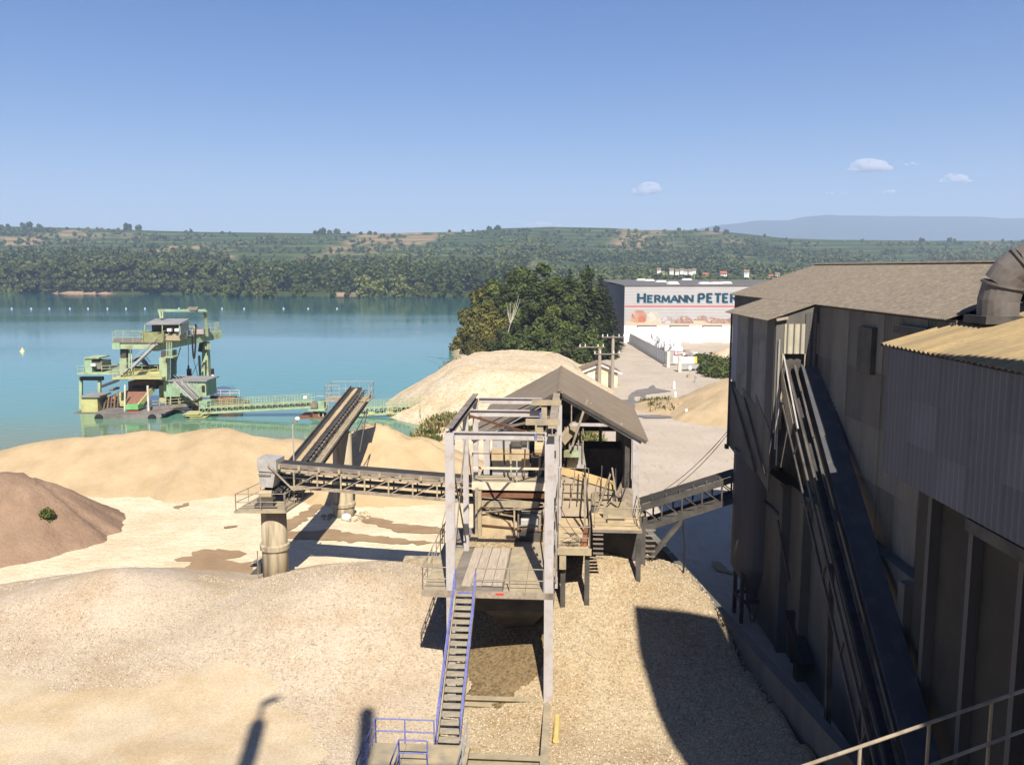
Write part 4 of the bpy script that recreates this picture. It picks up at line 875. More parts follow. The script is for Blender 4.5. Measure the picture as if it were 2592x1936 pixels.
# belt gallery leading right to the silo
CV = thing('belt_conveyor', 'dark covered belt conveyor running from the plant to the silo', 'conveyor', (6.3, 46.9, 0))
A = Vector((6.0, 46.6, 6.55)); Bq = Vector((13.1, 48.4, 8.25)); side = Vector((-.245, .97, 0))
for o in (0, 1.15):
    MB().bar(A + side * o + Vector((0, 0, 0)), Bq + side * o, .12, .34).build('upper_chord', dark_steel, CV); MB().bar(A + side * o - Vector((0, 0, 1.25)), Bq + side * o - Vector((0, 0, 1.25)), .12, .3).build('lower_chord', dark_steel, CV)
    b = MB()
    for i in range(7):
        p = A.lerp(Bq, i / 6) + side * o; b.bar(p - Vector((0, 0, 1.2)), p, .09)
        if i < 6: q = A.lerp(Bq, (i + 1) / 6) + side * o; b.bar(p, q - Vector((0, 0, 1.2)), .06)
    b.build('lattice', dark_steel, CV)
MB().bar(A + side * .57 + Vector((0, 0, .2)), Bq + side * .57 + Vector((0, 0, .2)), .95, .05).build('belt', rubber, CV); MB().bar(A + side * .57 - Vector((0, 0, 1.25)), Bq + side * .57 - Vector((0, 0, 1.25)), 1.0, .08).build('floor', dark_steel, CV)
for i in range(9): p = A.lerp(Bq, (i + .3) / 9); MB().bar(p + Vector((0, 0, .1)), p + Vector((0, 0, .42)), .08).build('idler_bracket', dark_steel, CV)
MB().bar((7.4, 47, -.3), (7.4, 47, 6.3), .25).bar((7.5, 48.1, -.3), (7.5, 48.1, 6.3), .25).build('trestle', dark_steel, CV); MB().bar((7.5, 47, 3.6), (9.6, 47.5, 6.0), .22).build('raking_strut', dark_steel, CV)
for i in range(6): MB().box(6.9, 7.9, 46.3, 46.4, 4.2 + .3 * i, 4.28 + .3 * i).build('ladder_rung', mid_steel, CV)
# conveyors and piers on the left
TC = thing('truss_conveyor', 'level truss belt conveyor crossing from the plant to the near pier', 'conveyor', (-9, 52, 0))
A = Vector((-15.2, 53.5, 7.75)); Bq = Vector((-2.3, 51.4, 7.2)); L = (Bq - A); sd = Vector((.158, .987, 0)); Z = Vector((0, 0, 1))
for o in (0, 1.1):
    MB().bar(A + sd * o - Z * .25, Bq + sd * o - Z * .25, .1, .2).build('upper_chord', dusty_steel, TC); MB().bar(A + L * .1 + sd * o - Z * 1.3, Bq + sd * o - Z * 1.3, .1, .14).build('lower_chord', dusty_steel, TC)
    for i in range(1, 9):
        p = A.lerp(Bq, i / 8.5) + sd * o; q = A.lerp(Bq, (i + 1) / 8.5) + sd * o
        MB().bar(p - Z * 1.28, p - Z * .3, .09).build('upright', plate, TC)
        if i < 8: MB().bar(p - Z * 1.26, q - Z * .34, .06).build('diagonal', dusty_steel, TC)
MB().bar(A + sd * .55 + Z * .14, Bq + sd * .55 + Z * .14, .9, .06).build('belt', rubber, TC); MB().bar(A + sd * .55 - Z * .75, Bq + sd * .55 - Z * .75, .85, .05).build('return_belt', rubber, TC)
MB().bar(A + sd * -.1 + Z * .06, Bq + sd * -.1 + Z * .06, .06, .26).build('skirt_board', mid_steel, TC)
for i in range(10): p = A.lerp(Bq, (i + .5) / 10) - sd * .16; MB().bar(p - Z * .16, p + Z * .12, .14).build('idler_bracket', plate, TC)
MB().bar(A + L * .12 + sd * .55 - Z * 1.35, Bq + sd * .55 - Z * 1.35, .9, .05).build('catch_plate', plate, TC)
hb = MB().prism([(-15.95, 53.2, 7.45), (-14.7, 53.0, 7.4), (-14.7, 53.0, 8.2), (-15.95, 53.2, 8.25)], (.2, 1.25, 0)).build('head_box', galv, TC)
ch = MB().prism([(-15.85, 53.3, 6.4), (-15.0, 53.1, 6.4), (-14.8, 53.1, 7.38), (-15.9, 53.3, 7.42)], (.15, 1.0, 0)).build('discharge_chute', galv, TC)
MB().bar((-15.9, 53.24, 7.2), (-15.1, 53.1, 7.2), .1, .08).build('chute_flange', mid_steel, ch); MB().bar((-15.2, 52.95, 7.9), (-13.7, 53.0, 6.3), .09).bar((-13.7, 53, 6.3), (-11.9, 52.8, 6.5), .09).build('strut', dusty_steel, TC)
PC = thing('concrete_pier', 'near round concrete pier with a railed drive platform on top', 'pier', (-15.05, 53.3, 0))
cp_ = MB().lathe((-15.05, 53.3, 0), [(.80, -.3), (.80, 2.35), (.78, 5.05)], 36).build('shaft', concrete, PC, smooth=True); MB().lathe((-15.05, 53.3, 0), [(.81, 2.35), (.92, 2.42), (.93, 2.72), (.80, 2.80)], 36).build('collar', concrete, PC)
MB().prism([(-17.1, 51.9, 5.1), (-13.9, 51.9, 5.1), (-13.2, 56.4, 5.1), (-16.4, 56.4, 5.1)], (0, 0, .14)).build('platform', plate, PC)
railing([(-15.9, 56.2, 5.24), (-17.0, 52.0, 5.24), (-13.95, 52.0, 5.24), (-13.3, 56, 5.24)], PC, dusty_steel, 1.05, .028, 1.6)
dv = MB().box(-15.9, -14.9, 52.7, 53.4, 5.3, 5.75).build('drive_motor', dark_steel, PC); MB().tube((-15.8, 53.0, 6.0), (-15.0, 53.0, 6.0), .26, 12).build('gearbox', plate, dv)
MB().bar((-16.0, 52.5, 5.32), (-14.6, 52.5, 5.32), .1).bar((-16.1, 52.8, 5.32), (-16.1, 54.2, 5.32), .1).build('drive_frame', mid_steel, PC)
MB().tube((-15.95, 52.55, -.2), (-15.95, 52.55, 2.5), .04, 6).build('downpipe', mid_steel, PC)
RC = thing('rising_conveyor', 'long inclined belt conveyor carrying a strip of pale sand', 'conveyor', (-14.9, 54, 5.5))
A = Vector((-15.0, 53.4, 6.0)); Bq = Vector((-13.85, 77, 9.35)); D = (Bq - A).normalized(); X = Vector((1, -.05, 0)).normalized(); U = X.cross(D)
MB().bar(A + U * .1, Bq + U * .1, .95, .05, up=U).build('belt', rubber, RC)
b = MB()
for i in range(44):
    p = A.lerp(Bq, .06 + .92 * i / 44); q = A.lerp(Bq, .06 + .92 * (i + 1) / 44); w = .17 + .05 * mnoise.noise(Vector((i * .7, 0, 0))); w2 = .17 + .05 * mnoise.noise(Vector(((i + 1) * .7, 0, 0)))
    b.add([p - X * w + U * .13, p + X * w + U * .13, q + X * w2 + U * .13, q - X * w2 + U * .13, p + U * .22, q + U * .22], [(0, 4, 5, 3), (4, 1, 2, 5)])
b.build('sand_load', sand2_m, RC)
MB().bar(A - X * .56 + U * .12, Bq - X * .56 + U * .12, .08, .34, up=U).build('wind_guard', dark_steel, RC)
b = MB()
for i in range(30): p = A.lerp(Bq, .05 + .93 * i / 30); b.bar(p + X * .42 + U * .05, p + X * .68 + U * .26, .12, .14); b.bar(p - X * .1 - U * .3, p + X * .7 - U * .3, .1)
o = b.build('idlers', dark_steel, RC); o['kind'] = 'stuff'
for o in (-.55, .62):
    MB().bar(A + X * o - U * .15, Bq + X * o - U * .15, .09, .16, up=U).build('upper_chord', mid_steel, RC); MB().bar(A + X * o - U * 1.0, Bq + X * o - U * 1.0, .09, .14, up=U).build('lower_chord', mid_steel, RC)
    b = MB()
    for i in range(14): p = A.lerp(Bq, i / 14) + X * o; q = A.lerp(Bq, (i + 1) / 14) + X * o; b.bar(p - U * 1, p - U * .2, .07); b.bar(p - U * .98, q - U * .2, .06)
    b.build('lattice', mid_steel, RC)
MB().bar(A + D * 1.5 + X * .95 - U * .55, Bq + X * .95 - U * .55, .55, .05, up=U).build('side_walkway', plate, RC); MB().bar(A + D * 1.5 + X * 1.24 - U * .45, Bq + X * 1.24 - U * .45, .05, .2, up=U).build('walkway_kerb', dusty_steel, RC)
MB().bar(A + D * 1 + X * .3 - U * 1.12, Bq + X * .3 - U * 1.12, 1.5, .05, up=U).build('catch_plate', plate, RC)
b = MB(); 
for o in (.1, .3): b.bar(A + D * 2 + X * (.72 + o), Bq + X * (.72 + o), .03, .03)
b.build('pull_cords', dark_steel, RC)
tp = MB().prism([(-16.3, 74.6, 8.55), (-12.4, 74.6, 8.55), (-12.4, 77.5, 8.55), (-16.3, 77.5, 8.55)], (0, 0, .1)).build('tip_platform', plate, RC)
railing([(-15.0, 74.7, 8.65), (-16.25, 74.7, 8.65), (-16.25, 77.4, 8.65), (-12.45, 77.4, 8.65), (-12.45, 74.7, 8.65)], RC, galv, 1.3, .03, 1.3)
MB().bar((-12.3, 73, 8.2), (-12.6, 70.5, 5.0), .09).bar((-12.3, 73, 8.2), (-13.1, 70.3, 6.2), .07).build('prop', dark_steel, RC)
MB().tube((-14.2, 55.0, 6.9), (-14.2, 55.0, 7.15), .16, 8).build('tail_roller', mid_steel, RC)
P2 = thing('concrete_pier', 'far round concrete pier carrying the upper end of the rising conveyor', 'pier', (-13.75, 69, 0))
MB().lathe((-13.75, 69, 0), [(.86, -.3), (.86, .75), (.78, .95), (.76, 6.9)], 32).build('shaft', concrete, P2, smooth=True); MB().lathe((-13.75, 69, 0), [(.87, .8), (.98, .86), (.99, 1.1), (.79, 1.2)], 32).build('collar', concrete, P2)
MB().prism([(-14.9, 68.4, 5.8), (-13.6, 68.4, 5.6), (-13.2, 68.4, 7.35), (-14.9, 68.4, 7.0)], (0, 1.3, 0)).build('saddle', mid_steel, P2)
lp = thing('lamp_post', 'thin lamp post beside the foot of the rising conveyor', 'lamp post', (-14.0, 54.6, 6.0)); MB().tube((-14.0, 54.6, 6.2), (-14.0, 54.6, 10.3), .05, 6).build('pole', galv, lp); MB().box(-14.05, -13.7, 54.5, 54.7, 10.3, 10.42).build('lamp_head', mid_steel, lp)
for k in range(26):
    a = R.uniform(0, 6.28); r = R.uniform(.95, 1.7); x, y = -13.5 + r * math.cos(a) * 1.25, 68.6 + r * math.sin(a)
    if k < 25:
        s = R.uniform(.1, .26); o = MB().lathe((0, 0, 0), [(s * .6, -s * .5), (s, 0), (s * .7, s * .4), (s * .2, s * .6)], 6).build('rubble_stone', concrete, None, True); o.location = (x, y, .06); o.rotation_euler = (R.uniform(-.3, .3), R.uniform(-.3, .3), a)
        tag(o, 'broken concrete lump lying round the foot of the far pier', 'rubble', 'rubble round the far pier')
o = MB().lathe((0, 0, 0), [(.3, 0), (.42, .2), (.34, .42), (.1, .52)], 9).build('white_sack', white_p, None, True, smooth=True); o.location = (-13.3, 67.7, .02); tag(o, 'white sack lying at the foot of the far pier', 'sack')
bk = MB().box(-7.1, -4.6, 54.7, 55.6, -.1, 1.15).build('concrete_block', concrete); tag(bk, 'low concrete block behind the gravel heap beside the plant', 'block')
ws = thing('scoop_plate', 'small dark steel scoop leaning behind the near pier', 'scoop', (-16.9, 54.6, 0)); MB().prism([(-17.3, 54.6, 0), (-16.4, 54.6, 0), (-16.4, 54.6, .95)], (0, .7, 0)).build('plate', dark_steel, ws)
# ------------------------------------------------------------------ grey works building on the right
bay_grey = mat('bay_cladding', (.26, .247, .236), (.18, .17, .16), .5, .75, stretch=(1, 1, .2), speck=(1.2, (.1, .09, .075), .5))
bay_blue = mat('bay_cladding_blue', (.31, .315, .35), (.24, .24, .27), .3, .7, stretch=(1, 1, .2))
def sheets(par, x, y0, y1, z0, z1, nc, nr, mats, pitch=.26, amp=.028):
    w, h = (y0 - y1) / nc, (z1 - z0) / nr; mes = {}
    for j in range(nr):
        for i in range(nc):
            m = mats[(i * 7 + j * 3 + i * j) % len(mats)]
            if m.name not in mes:
                o = MB().corr((0, 0, 0), (0, -1, 0), (0, 0, 1), (-1, 0, 0), w + .05, h + .09, pitch=pitch, amp=amp).build('wall_sheet', m, par, True); mes[m.name] = o.data
            else: o = link('wall_sheet', mes[m.name], par)
            o.location = Vector((x - .013 * (j + i % 2) - R.uniform(0, .006), y0 - w * i, z0 + h * j - (.05 if j else 0))) - par.location; o.rotation_euler = (R.uniform(-.003, .003), 0, 0)
WB = thing('works_building', 'tall grey works building with corrugated roofs on the right', 'building', (15, 45, 0))
XE, ZE, XR, ZR_, YN, YF = 14.6, 18.30, 20.3, 20.25, 29.2, 58.6
sl_ = Vector((XR - XE, 0, ZR_ - ZE)); LS = sl_.length; slu = sl_ / LS; sn_ = Vector((-slu.z, 0, slu.x))
MB().corr((XE, YF, ZE), (0, -1, 0), slu, sn_, YF - YN, LS).build('roof', fibre, WB)
MB().corr((XR, YF, ZR_), (0, -1, 0), (slu.x, 0, -slu.z), (slu.z, 0, slu.x), YF - YN, 5.8).build('roof', fibre, WB)
MB().prism([(XR - .18, YF + .02, ZR_ + .02), (XR, YF + .02, ZR_ + .12), (XR + .18, YF + .02, ZR_ + .02)], (0, -(YF - YN), 0)).build('ridge_cap', fibre, WB)
bx = 12.35; bz = ZE - (XE - bx) * slu.z / slu.x
MB().corr((bx, 50.4, bz - .01), (0, -1, 0), slu, sn_, 50.4 - 41.9, (XE - bx) / slu.x - .02).build('bay_roof', fibre, WB)
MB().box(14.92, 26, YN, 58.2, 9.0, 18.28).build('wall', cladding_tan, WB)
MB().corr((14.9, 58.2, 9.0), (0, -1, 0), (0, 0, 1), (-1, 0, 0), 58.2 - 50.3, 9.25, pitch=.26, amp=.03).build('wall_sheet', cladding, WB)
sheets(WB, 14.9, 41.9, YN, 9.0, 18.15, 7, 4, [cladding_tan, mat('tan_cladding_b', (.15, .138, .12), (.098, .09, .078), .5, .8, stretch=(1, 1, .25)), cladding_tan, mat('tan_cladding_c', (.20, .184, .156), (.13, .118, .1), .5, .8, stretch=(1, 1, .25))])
# bay over the silo
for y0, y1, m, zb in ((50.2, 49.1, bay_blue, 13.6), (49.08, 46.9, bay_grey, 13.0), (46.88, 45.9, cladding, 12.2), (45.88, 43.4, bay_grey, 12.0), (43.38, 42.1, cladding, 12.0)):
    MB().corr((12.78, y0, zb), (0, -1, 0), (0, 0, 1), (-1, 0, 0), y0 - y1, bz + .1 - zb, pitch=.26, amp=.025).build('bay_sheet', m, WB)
MB().box(12.83, 14.9, 42.3, 50.1, 10.2, bz + .1).build('bay_core', dark_steel, WB)
for y0, y1 in ((50.2, 47.6), (47.58, 45.0), (44.98, 42.2)):
    MB().prism([(12.74, y0, 9.7), (12.74, y1, 9.0 if y1 < 44 else 9.4), (12.74, y1, 12.0 if y1 < 44 else 12.9), (12.74, y0, 13.5)], (.08, 0, 0)).build('lower_panel', cladding_tan, WB)
MB().bar((12.7, 50.0, 13.4), (12.6, 44, 9.6), .10, .16).bar((12.7, 47, 13.0), (12.6, 42.4, 9.8), .08, .14).build('sloping_flashing', dark_steel, WB)
MB().bar((12.7, 50.25, 9.6), (12.7, 50.25, bz), .1).build('corner_trim', dark_steel, WB); MB().box(12.55, 12.75, 50.1, 50.4, 9.5, 9.75).build('corner_foot', dark_steel, WB)
MB().prism([(12.8, 42.05, bz + .12), (14.88, 42.05, ZE - .02), (14.88, 42.05, 13.0), (14.2, 42.05, 13.0), (14.2, 42.05, 15.9), (13.2, 42.05, 15.9), (13.2, 42.05, 12.0), (12.8, 42.05, 12.0)], (0, .06, 0)).build('gable_wall', cladding_tan, WB)
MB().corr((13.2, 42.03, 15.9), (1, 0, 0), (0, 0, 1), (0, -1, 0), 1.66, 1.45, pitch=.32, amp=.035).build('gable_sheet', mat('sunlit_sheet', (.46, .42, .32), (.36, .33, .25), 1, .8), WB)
MB().corr((14.2, 42.0, 13.0), (1, 0, 0), (0, 0, 1), (0, -1, 0), .68, 4.9, pitch=.26, amp=.03).build('gable_sheet', cladding, WB)
MB().bar((13.15, 42.0, 12.2), (13.15, 42.0, 15.9), .09).bar((14.22, 41.98, 13.2), (14.22, 41.98, 15.9), .05).build('opening_frame', plate, WB)
MB().bar((12.75, 41.9, bz + .02), (13.3, 41.9, bz + .12), .12).build('eave_beam', wood, WB); MB().tube((12.95, 41.95, 11.2), (12.95, 41.95, 16.6), .05, 6).tube((13.02, 41.9, 10.4), (13.02, 41.9, 14.4), .035, 6).build('downpipe', galv, WB)
MB().box(14.6, 14.88, 35.2, 36.6, 15.7, 17.6).build('louvre', dark_steel, WB); MB().box(14.5, 14.9, 30.5, 33, 17.6, 17.9).build('duct_stub', dark_steel, WB)
# concrete substructure
MB().box(14.0, 26, 43.5, 50.0, -.3, 9.0).build('lower_wall', grey_conc, WB); MB().box(14.35, 26, 20, 43.48, -.3, 8.98).build('lower_wall', grey_conc, WB)
for y in (43.7, 40.5, 33, 29.8): MB().box(13.9, 14.34, y - .25, y + .25, -.3, 8.9).build('concrete_column', grey_conc, WB)
MB().prism([(13.7, 41.8, 3.0), (13.7, 38.6, 1.6), (13.7, 40.6, .8)], (.5, 0, 0)).build('dark_opening', black, WB)
MB().bar((14.0, 49, 7.3), (14.0, 44, 7.3), .3, .12).build('ledge', dark_steel, WB); MB().bar((13.9, 44, 7.0), (13.9, 41.9, 4.5), .12).build('pipe_strut', dark_steel, WB)
# nearer wing
NB = thing('works_wing', 'nearer ribbed grey wing with sunlit lichen-yellow corrugated roof', 'building', (15, 25, 0))
bs = Vector((1, 0, .292)).normalized(); bn = Vector((-bs.z, 0, bs.x))
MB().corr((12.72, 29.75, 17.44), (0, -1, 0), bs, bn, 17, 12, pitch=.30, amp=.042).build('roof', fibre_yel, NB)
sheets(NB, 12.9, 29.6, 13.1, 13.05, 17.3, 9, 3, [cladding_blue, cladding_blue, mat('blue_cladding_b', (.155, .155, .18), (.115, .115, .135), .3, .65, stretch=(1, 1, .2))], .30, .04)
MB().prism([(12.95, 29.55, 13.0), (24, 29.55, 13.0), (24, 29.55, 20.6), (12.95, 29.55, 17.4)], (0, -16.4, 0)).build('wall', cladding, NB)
MB().prism([(12.7, 29.78, 17.36), (24.5, 29.78, 20.8), (24.5, 29.78, 20.9), (12.7, 29.78, 17.46)], (0, .05, 0)).build('verge_trim', dark_steel, NB)
MB().box(14.1, 24, 13, 29.3, -.3, 12.98).build('lower_wall', mat('dark_render', (.06, .053, .043), (.04, .036, .03), .4, .95), NB)
for y in (27.8, 25.2, 22.6): MB().box(13.75, 14.09, y - .12, y + .12, 0, 12.9).build('column', cladding, NB)
MB().bar((13.0, 24, 12.8), (13.0, 17, 12.8), .2, .35).build('gutter_beam', dark_steel, NB)
DU = thing('exhaust_duct', 'fat grey sheet metal exhaust elbow above the roofs', 'duct', (16.2, 28.6, 18.5))
pts = [Vector((15.75, 28.2, 18.4)), Vector((15.72, 28.1, 19.2)), Vector((15.9, 27.9, 19.75)), Vector((16.35, 27.6, 20.15)), Vector((17.0, 27.2, 20.45)), Vector((18.6, 26.4, 20.95))]
def swept(pts, r, n=20):
    b = MB(); vs = []; k = len(pts)
    for i, p in enumerate(pts):
        t = (pts[min(i + 1, k - 1)] - pts[max(i - 1, 0)]).normalized(); a = t.cross(Vector((.5, -.8, .1))).normalized(); c = t.cross(a)
        vs += [p + (a * math.cos(6.2832 * j / n) + c * math.sin(6.2832 * j / n)) * r for j in range(n)]
    return b.add(vs, [(i * n + j, i * n + (j + 1) % n, (i + 1) * n + (j + 1) % n, (i + 1) * n + j) for i in range(k - 1) for j in range(n)] + [tuple(range(n - 1, -1, -1)), tuple((k - 1) * n + j for j in range(n))])
dm = mat('duct_steel', (.17, .15, .135), (.12, .105, .095), 1.2, .75, speck=(3, (.10, .07, .05), .5))
bez = [(1 - t) ** 3 * pts[0] + 3 * t * (1 - t) ** 2 * Vector((15.55, 28.2, 20.2)) + 3 * t * t * (1 - t) * Vector((16.4, 27.6, 20.5)) + t ** 3 * pts[5] for t in (i / 8 for i in range(9))]
for i in range(4): swept(bez[2 * i:2 * i + 3], .62 + .006 * (i % 2)).build('duct_section', dm, DU)
for i in (2, 4, 6): swept([bez[i] + (bez[i] - bez[i - 1]).normalized() * k for k in (-.04, .04)], .68).build('duct_flange', dm, DU)
MB().box(15.0, 16.6, 27.5, 28.9, 18.25, 18.5).build('duct_base', dark_steel, DU)
HC = thing('hooded_conveyor', 'steep conveyor with blue-grey hood climbing into the works building', 'conveyor', (13.5, 36, 8))
A = Vector((13.7, 42.6, 15.1)); Bq = Vector((11.9, 25.2, 4.1)); D = (Bq - A).normalized(); X = D.cross(Vector((0, 0, 1))).normalized() * -1; U = X.cross(D) * -1
if U.z < 0: U = -U
if X.x < 0: X = -X
hood = []
MB().prism([A + D * .2 + X * .45 + U * .45, A + D * .2 + X * 1.5 + U * .4, Bq + X * 1.5 + U * .4, Bq + X * .45 + U * .45], U * -.5).build('hood', mat('hood_steel', (.085, .085, .092), (.06, .06, .066), .6, .95, stretch=(1, .3, .3), speck=(1.5, (.12, .11, .095), .6), spec=.1), HC)
MB().bar(A + X * .05, Bq + X * .05, .55, .06, up=U).build('belt_side', rubber, HC)
for o in (-.45, -.2, .2): MB().bar(A + X * o + U * (.1 if o < -.3 else .25), Bq + X * o + U * (.1 if o < -.3 else .25), .09, .16, up=U).build('chord', dark_steel, HC)
MB().bar(A + X * -.45 - U * .9, Bq + X * -.45 - U * .9, .1, .14, up=U).build('lower_chord', dark_steel, HC)
for i in range(6):
    p = A.lerp(Bq, (i + .5) / 6); MB().bar(p + X * -.45 - U * .9, p + X * -.45 + U * .1, .08).build('upright', dark_steel, HC)
    q = A.lerp(Bq, (i + .08) / 6); MB().bar(q + X * .12 + U * .45, q.lerp(Bq, .9 / 9) + X * .12 + U * .45, .09, .09, up=U).build('edge_strip', dark_steel, HC)
MB().bar(A + X * -.5 + U * .15, A + D * 4.2 + X * -.5 - U * .2, .05, .8, up=U).build('side_plate', plate, HC); MB().bar(A + X * -.42 + U * .9, A + D * 4.8 + X * -.42 + U * .4, .07, .05).build('bright_edge', galv, HC)
for f, zb in ((.55, -.3), (.85, -.3)): p = A.lerp(Bq, f); MB().bar((p.x + .1, p.y, -.3), p - U * .9, .22).build('support_leg', dark_steel, HC)
SI = thing('cement_silo', 'dark steel silo on legs beside the grey works building', 'silo', (13.95, 48.0, 0))
MB().lathe((13.95, 48.0, 0), [(.35, 1.0), (.38, 1.5), (1.38, 3.2), (1.4, 3.4), (1.4, 9.9)], 32).build('shell', silo_m, SI, smooth=False)
for a in (40, 140, 220, 320): c, s = math.cos(math.radians(a)), math.sin(math.radians(a)); MB().bar((13.95 + 1.2 * c, 48 + 1.2 * s, -.3), (13.95 + 1.2 * c, 48 + 1.2 * s, 3.6), .2).build('leg', dark_steel, SI)
for z in (1.3,): 
    for p, q in (((13.0, 47.2), (14.9, 47.2)), ((13.0, 48.8), (14.9, 48.8)), ((13.0, 47.2), (13.0, 48.8))): MB().bar((*p, z), (*q, z), .14, .2).build('ring_beam', dark_steel, SI)
MB().bar((13.05, 47.2, 3.2), (13.6, 47.2, .1), .06).bar((14.4, 47.2, 2.4), (13.7, 47.2, .1), .06).build('brace', dark_steel, SI)
MB().tube((14.2, 46.9, 2.6), (14.3, 46.7, -.2), .16, 10).tube((14.5, 46.6, 3.4), (14.5, 46.6, 10), .14, 8).build('fill_pipe', dark_steel, SI)
wl2 = MB().prism([(wallx(59) - .1, 59, -.3), (wallx(59) + .35, 59, -.3), (wallx(59) + .35, 59, 2.2), (wallx(59) - .1, 59, 2.2)], (wallx(20) - wallx(59), -39, 0)).build('retaining_wall', grey_conc)
tag(wl2, 'long grey concrete retaining wall holding the gravel heap on the right', 'wall')
for k, (p, q, sag) in enumerate((((12.7, 50.2, 10.6), (7.2, 47.6, 6.9), .5), ((12.7, 50.2, 10.4), (7.2, 47.8, 6.6), .6))):
    p, q = Vector(p), Vector(q); o = MB().path([p.lerp(q, t / 10) - Z * sag * 4 * (t / 10) * (1 - t / 10) for t in range(11)], .022, 4).build('overhead_cable', dark_steel); tag(o, ('upper', 'lower')[k] + ' of two cables slung from the bay corner to the belt gallery', 'cable')
o = MB().path([Vector((9.6, 47.4, 6.0)), Vector((9.75, 47.4, 4.5)), Vector((9.72, 47.4, 3.0)), Vector((9.5, 47.6, 1.6)), Vector((9.3, 48, 1.2))], .05, 6).build('hanging_hose', black); tag(o, 'black hose hanging from the belt gallery to the ground', 'hose')
# the tower the picture was taken from, its stacks and the slim elevator tower beside it: behind and beside the viewer
TW = thing('viewing_tower', 'works tower the yard is seen from, with two roof stacks', 'tower', (-2, -5, 0))
MB().box(-6.6, 1.9, -9, -1.2, -.3, 17.9).build('wall', cladding_tan, TW); MB().box(-6.6, 1.9, -9, -1.8, 17.902, 35.0).build('upper_wall', cladding_tan, TW); MB().box(-6.8, 2.1, -9.2, -1.6, 35.002, 35.3).build('roof', fibre, TW)
for x, h in ((-6.0, 40.4), (-1.35, 41.5)): MB().tube((x, -2.2, 35.0), (x, -2.2, h), .28, 12).tube((x, -2.2, 36.5), (x, -2.2, h - .2), .36, 12).build('stack', galv, TW)
MB().tube((-6.0, -2.2, 40.4), (-6.0, -2.2, 42.0), .10, 8).tube((-6.0, -2.2, 41.9), (-5.4, -2.2, 42.5), .18, 8).build('vent_elbow', galv, TW); MB().tube((-3.0, -2.2, 35.3), (-3.0, -2.2, 37.0), .12, 8).build('vent_pipe', galv, TW)
MB().box(4.6, 9.8, -6, 2, -.3, 24.0).build('shade_block', cladding_tan, TW)  # unseen block added to shade the right end of the gangway railing
MB().box(-5.0, -3.4, -3.2, -2.0, 35.302, 36.4).build('roof_unit', galv, TW)
ET = thing('elevator_tower', 'slim bucket elevator tower beside the viewer', 'tower', (12.5, 10, 0))
MB().box(10.0, 14.7, 8.0, 12.2, -.3, 31.0).build('casing', cladding, ET); MB().box(10.0, 14.6, 8.2, 12.2, 31.002, 34.7).build('head', cladding, ET)
GW = thing('gangway_railing', 'pale tube railing of the gangway close to the viewer', 'railing', (4, 7, 14.9))
p, q = G(1990, 1953, 16), G(2600, 1744, 16)
for dz in (0, -.42, -.82): MB().tube(p + Z * dz, q + Z * dz, .016, 8).build('rail', dusty_steel, GW)
for t in (.02, .27, .55, .83): c = p.lerp(q, t); MB().tube(c - Z * 1.15, c, .016, 8).build('rail_post', dusty_steel, GW)
MB().prism([(p.x, p.y, 14.85), (q.x, q.y, 14.85), (q.x + .7, q.y - 1.3, 14.85), (p.x + .7, p.y - 1.2, 14.85)], (0, 0, -.12)).build('gangway_floor', mid_steel, GW)
# ------------------------------------------------------------------ hall with the sign, its yard
HL = thing('sign_hall', 'long white production hall with big dark lettering on its grey upper wall', 'hall', (60, 260, 0))
HY = 236.0; mpx = HY / 2136.0
def hx(u): return P(u, 770, HY).x
def hzv(v): return P(1600, v, HY).z
XL, XRt = hx(1581), 105; ZT = hzv(724); ZM = hzv(823)
MB().box(XL, XRt, HY, HY + 62, -.2, ZM).build('lower_wall', mat('white_render', (.86, .85, .80), (.80, .79, .74), .3, .9), HL)
n = 13
for i in range(n):
    z0 = ZM + .01 + (ZT - ZM) * i / n; MB().box(XL - .02, XRt, HY - .06, HY + 62, z0, z0 + (ZT - ZM) / n - .03).build('cladding_panel', mat('pale_cladding', (.40, .385, .38), (.375, .36, .355), .2, .6), HL)
MB().box(XL - .1, XL - .021, HY + .0, HY + 62, 0, ZT).build('side_wall', mat('dark_side', (.13, .13, .14), (.1, .1, .11), .3, .8), HL)
MB().prism([(XL - .3, HY - .3, ZT), (XRt, HY - .3, ZT), (XRt, HY + 62, ZT + .75), (XL - .3, HY + 62, ZT + .75)], (0, 0, .18)).build('roof', mat('dark_roof', (.15, .14, .13), (.11, .105, .1), .2, .9), HL)
for u, y in ((1625, 285), (1645, 280), (1675, 265), (1705, 252), (1706, 244), (1740, 290), (1786, 247), (1815, 247), (1840, 250)):
    x = P(u, 720, y).x; z = ZT + .2 + (y - HY) * .0121; MB().prism([(x - 1.6, y, z), (x + 1.6, y, z), (x + 1.1, y, z + .55), (x - 1.1, y, z + .55)], (0, 3, 0)).build('skylight', white_p, HL)
MB().box(hx(1581) + .1, XRt, HY - .10, HY - .062, hzv(776.5), hzv(774)).build('red_stripe', red_p, HL)
for i in range(5):
    a = hx(1616 + 83 * i); w = hx(1662) - hx(1616)
    d = MB().box(a, a + w, HY - .16, HY - .02, .1, hzv(824.5)).build('sliding_gate', mat('gate_white', (.80, .80, .78), (.77, .77, .75), .4, .6), HL); MB().box(a - .4, a + w + .1, HY - .3, HY - .161, hzv(826), hzv(824)).build('gate_track', dark_steel, d); MB().box(a + w, a + w + .14, HY - .18, HY - .021, 0, hzv(824.5)).build('gate_edge', mid_steel, d)
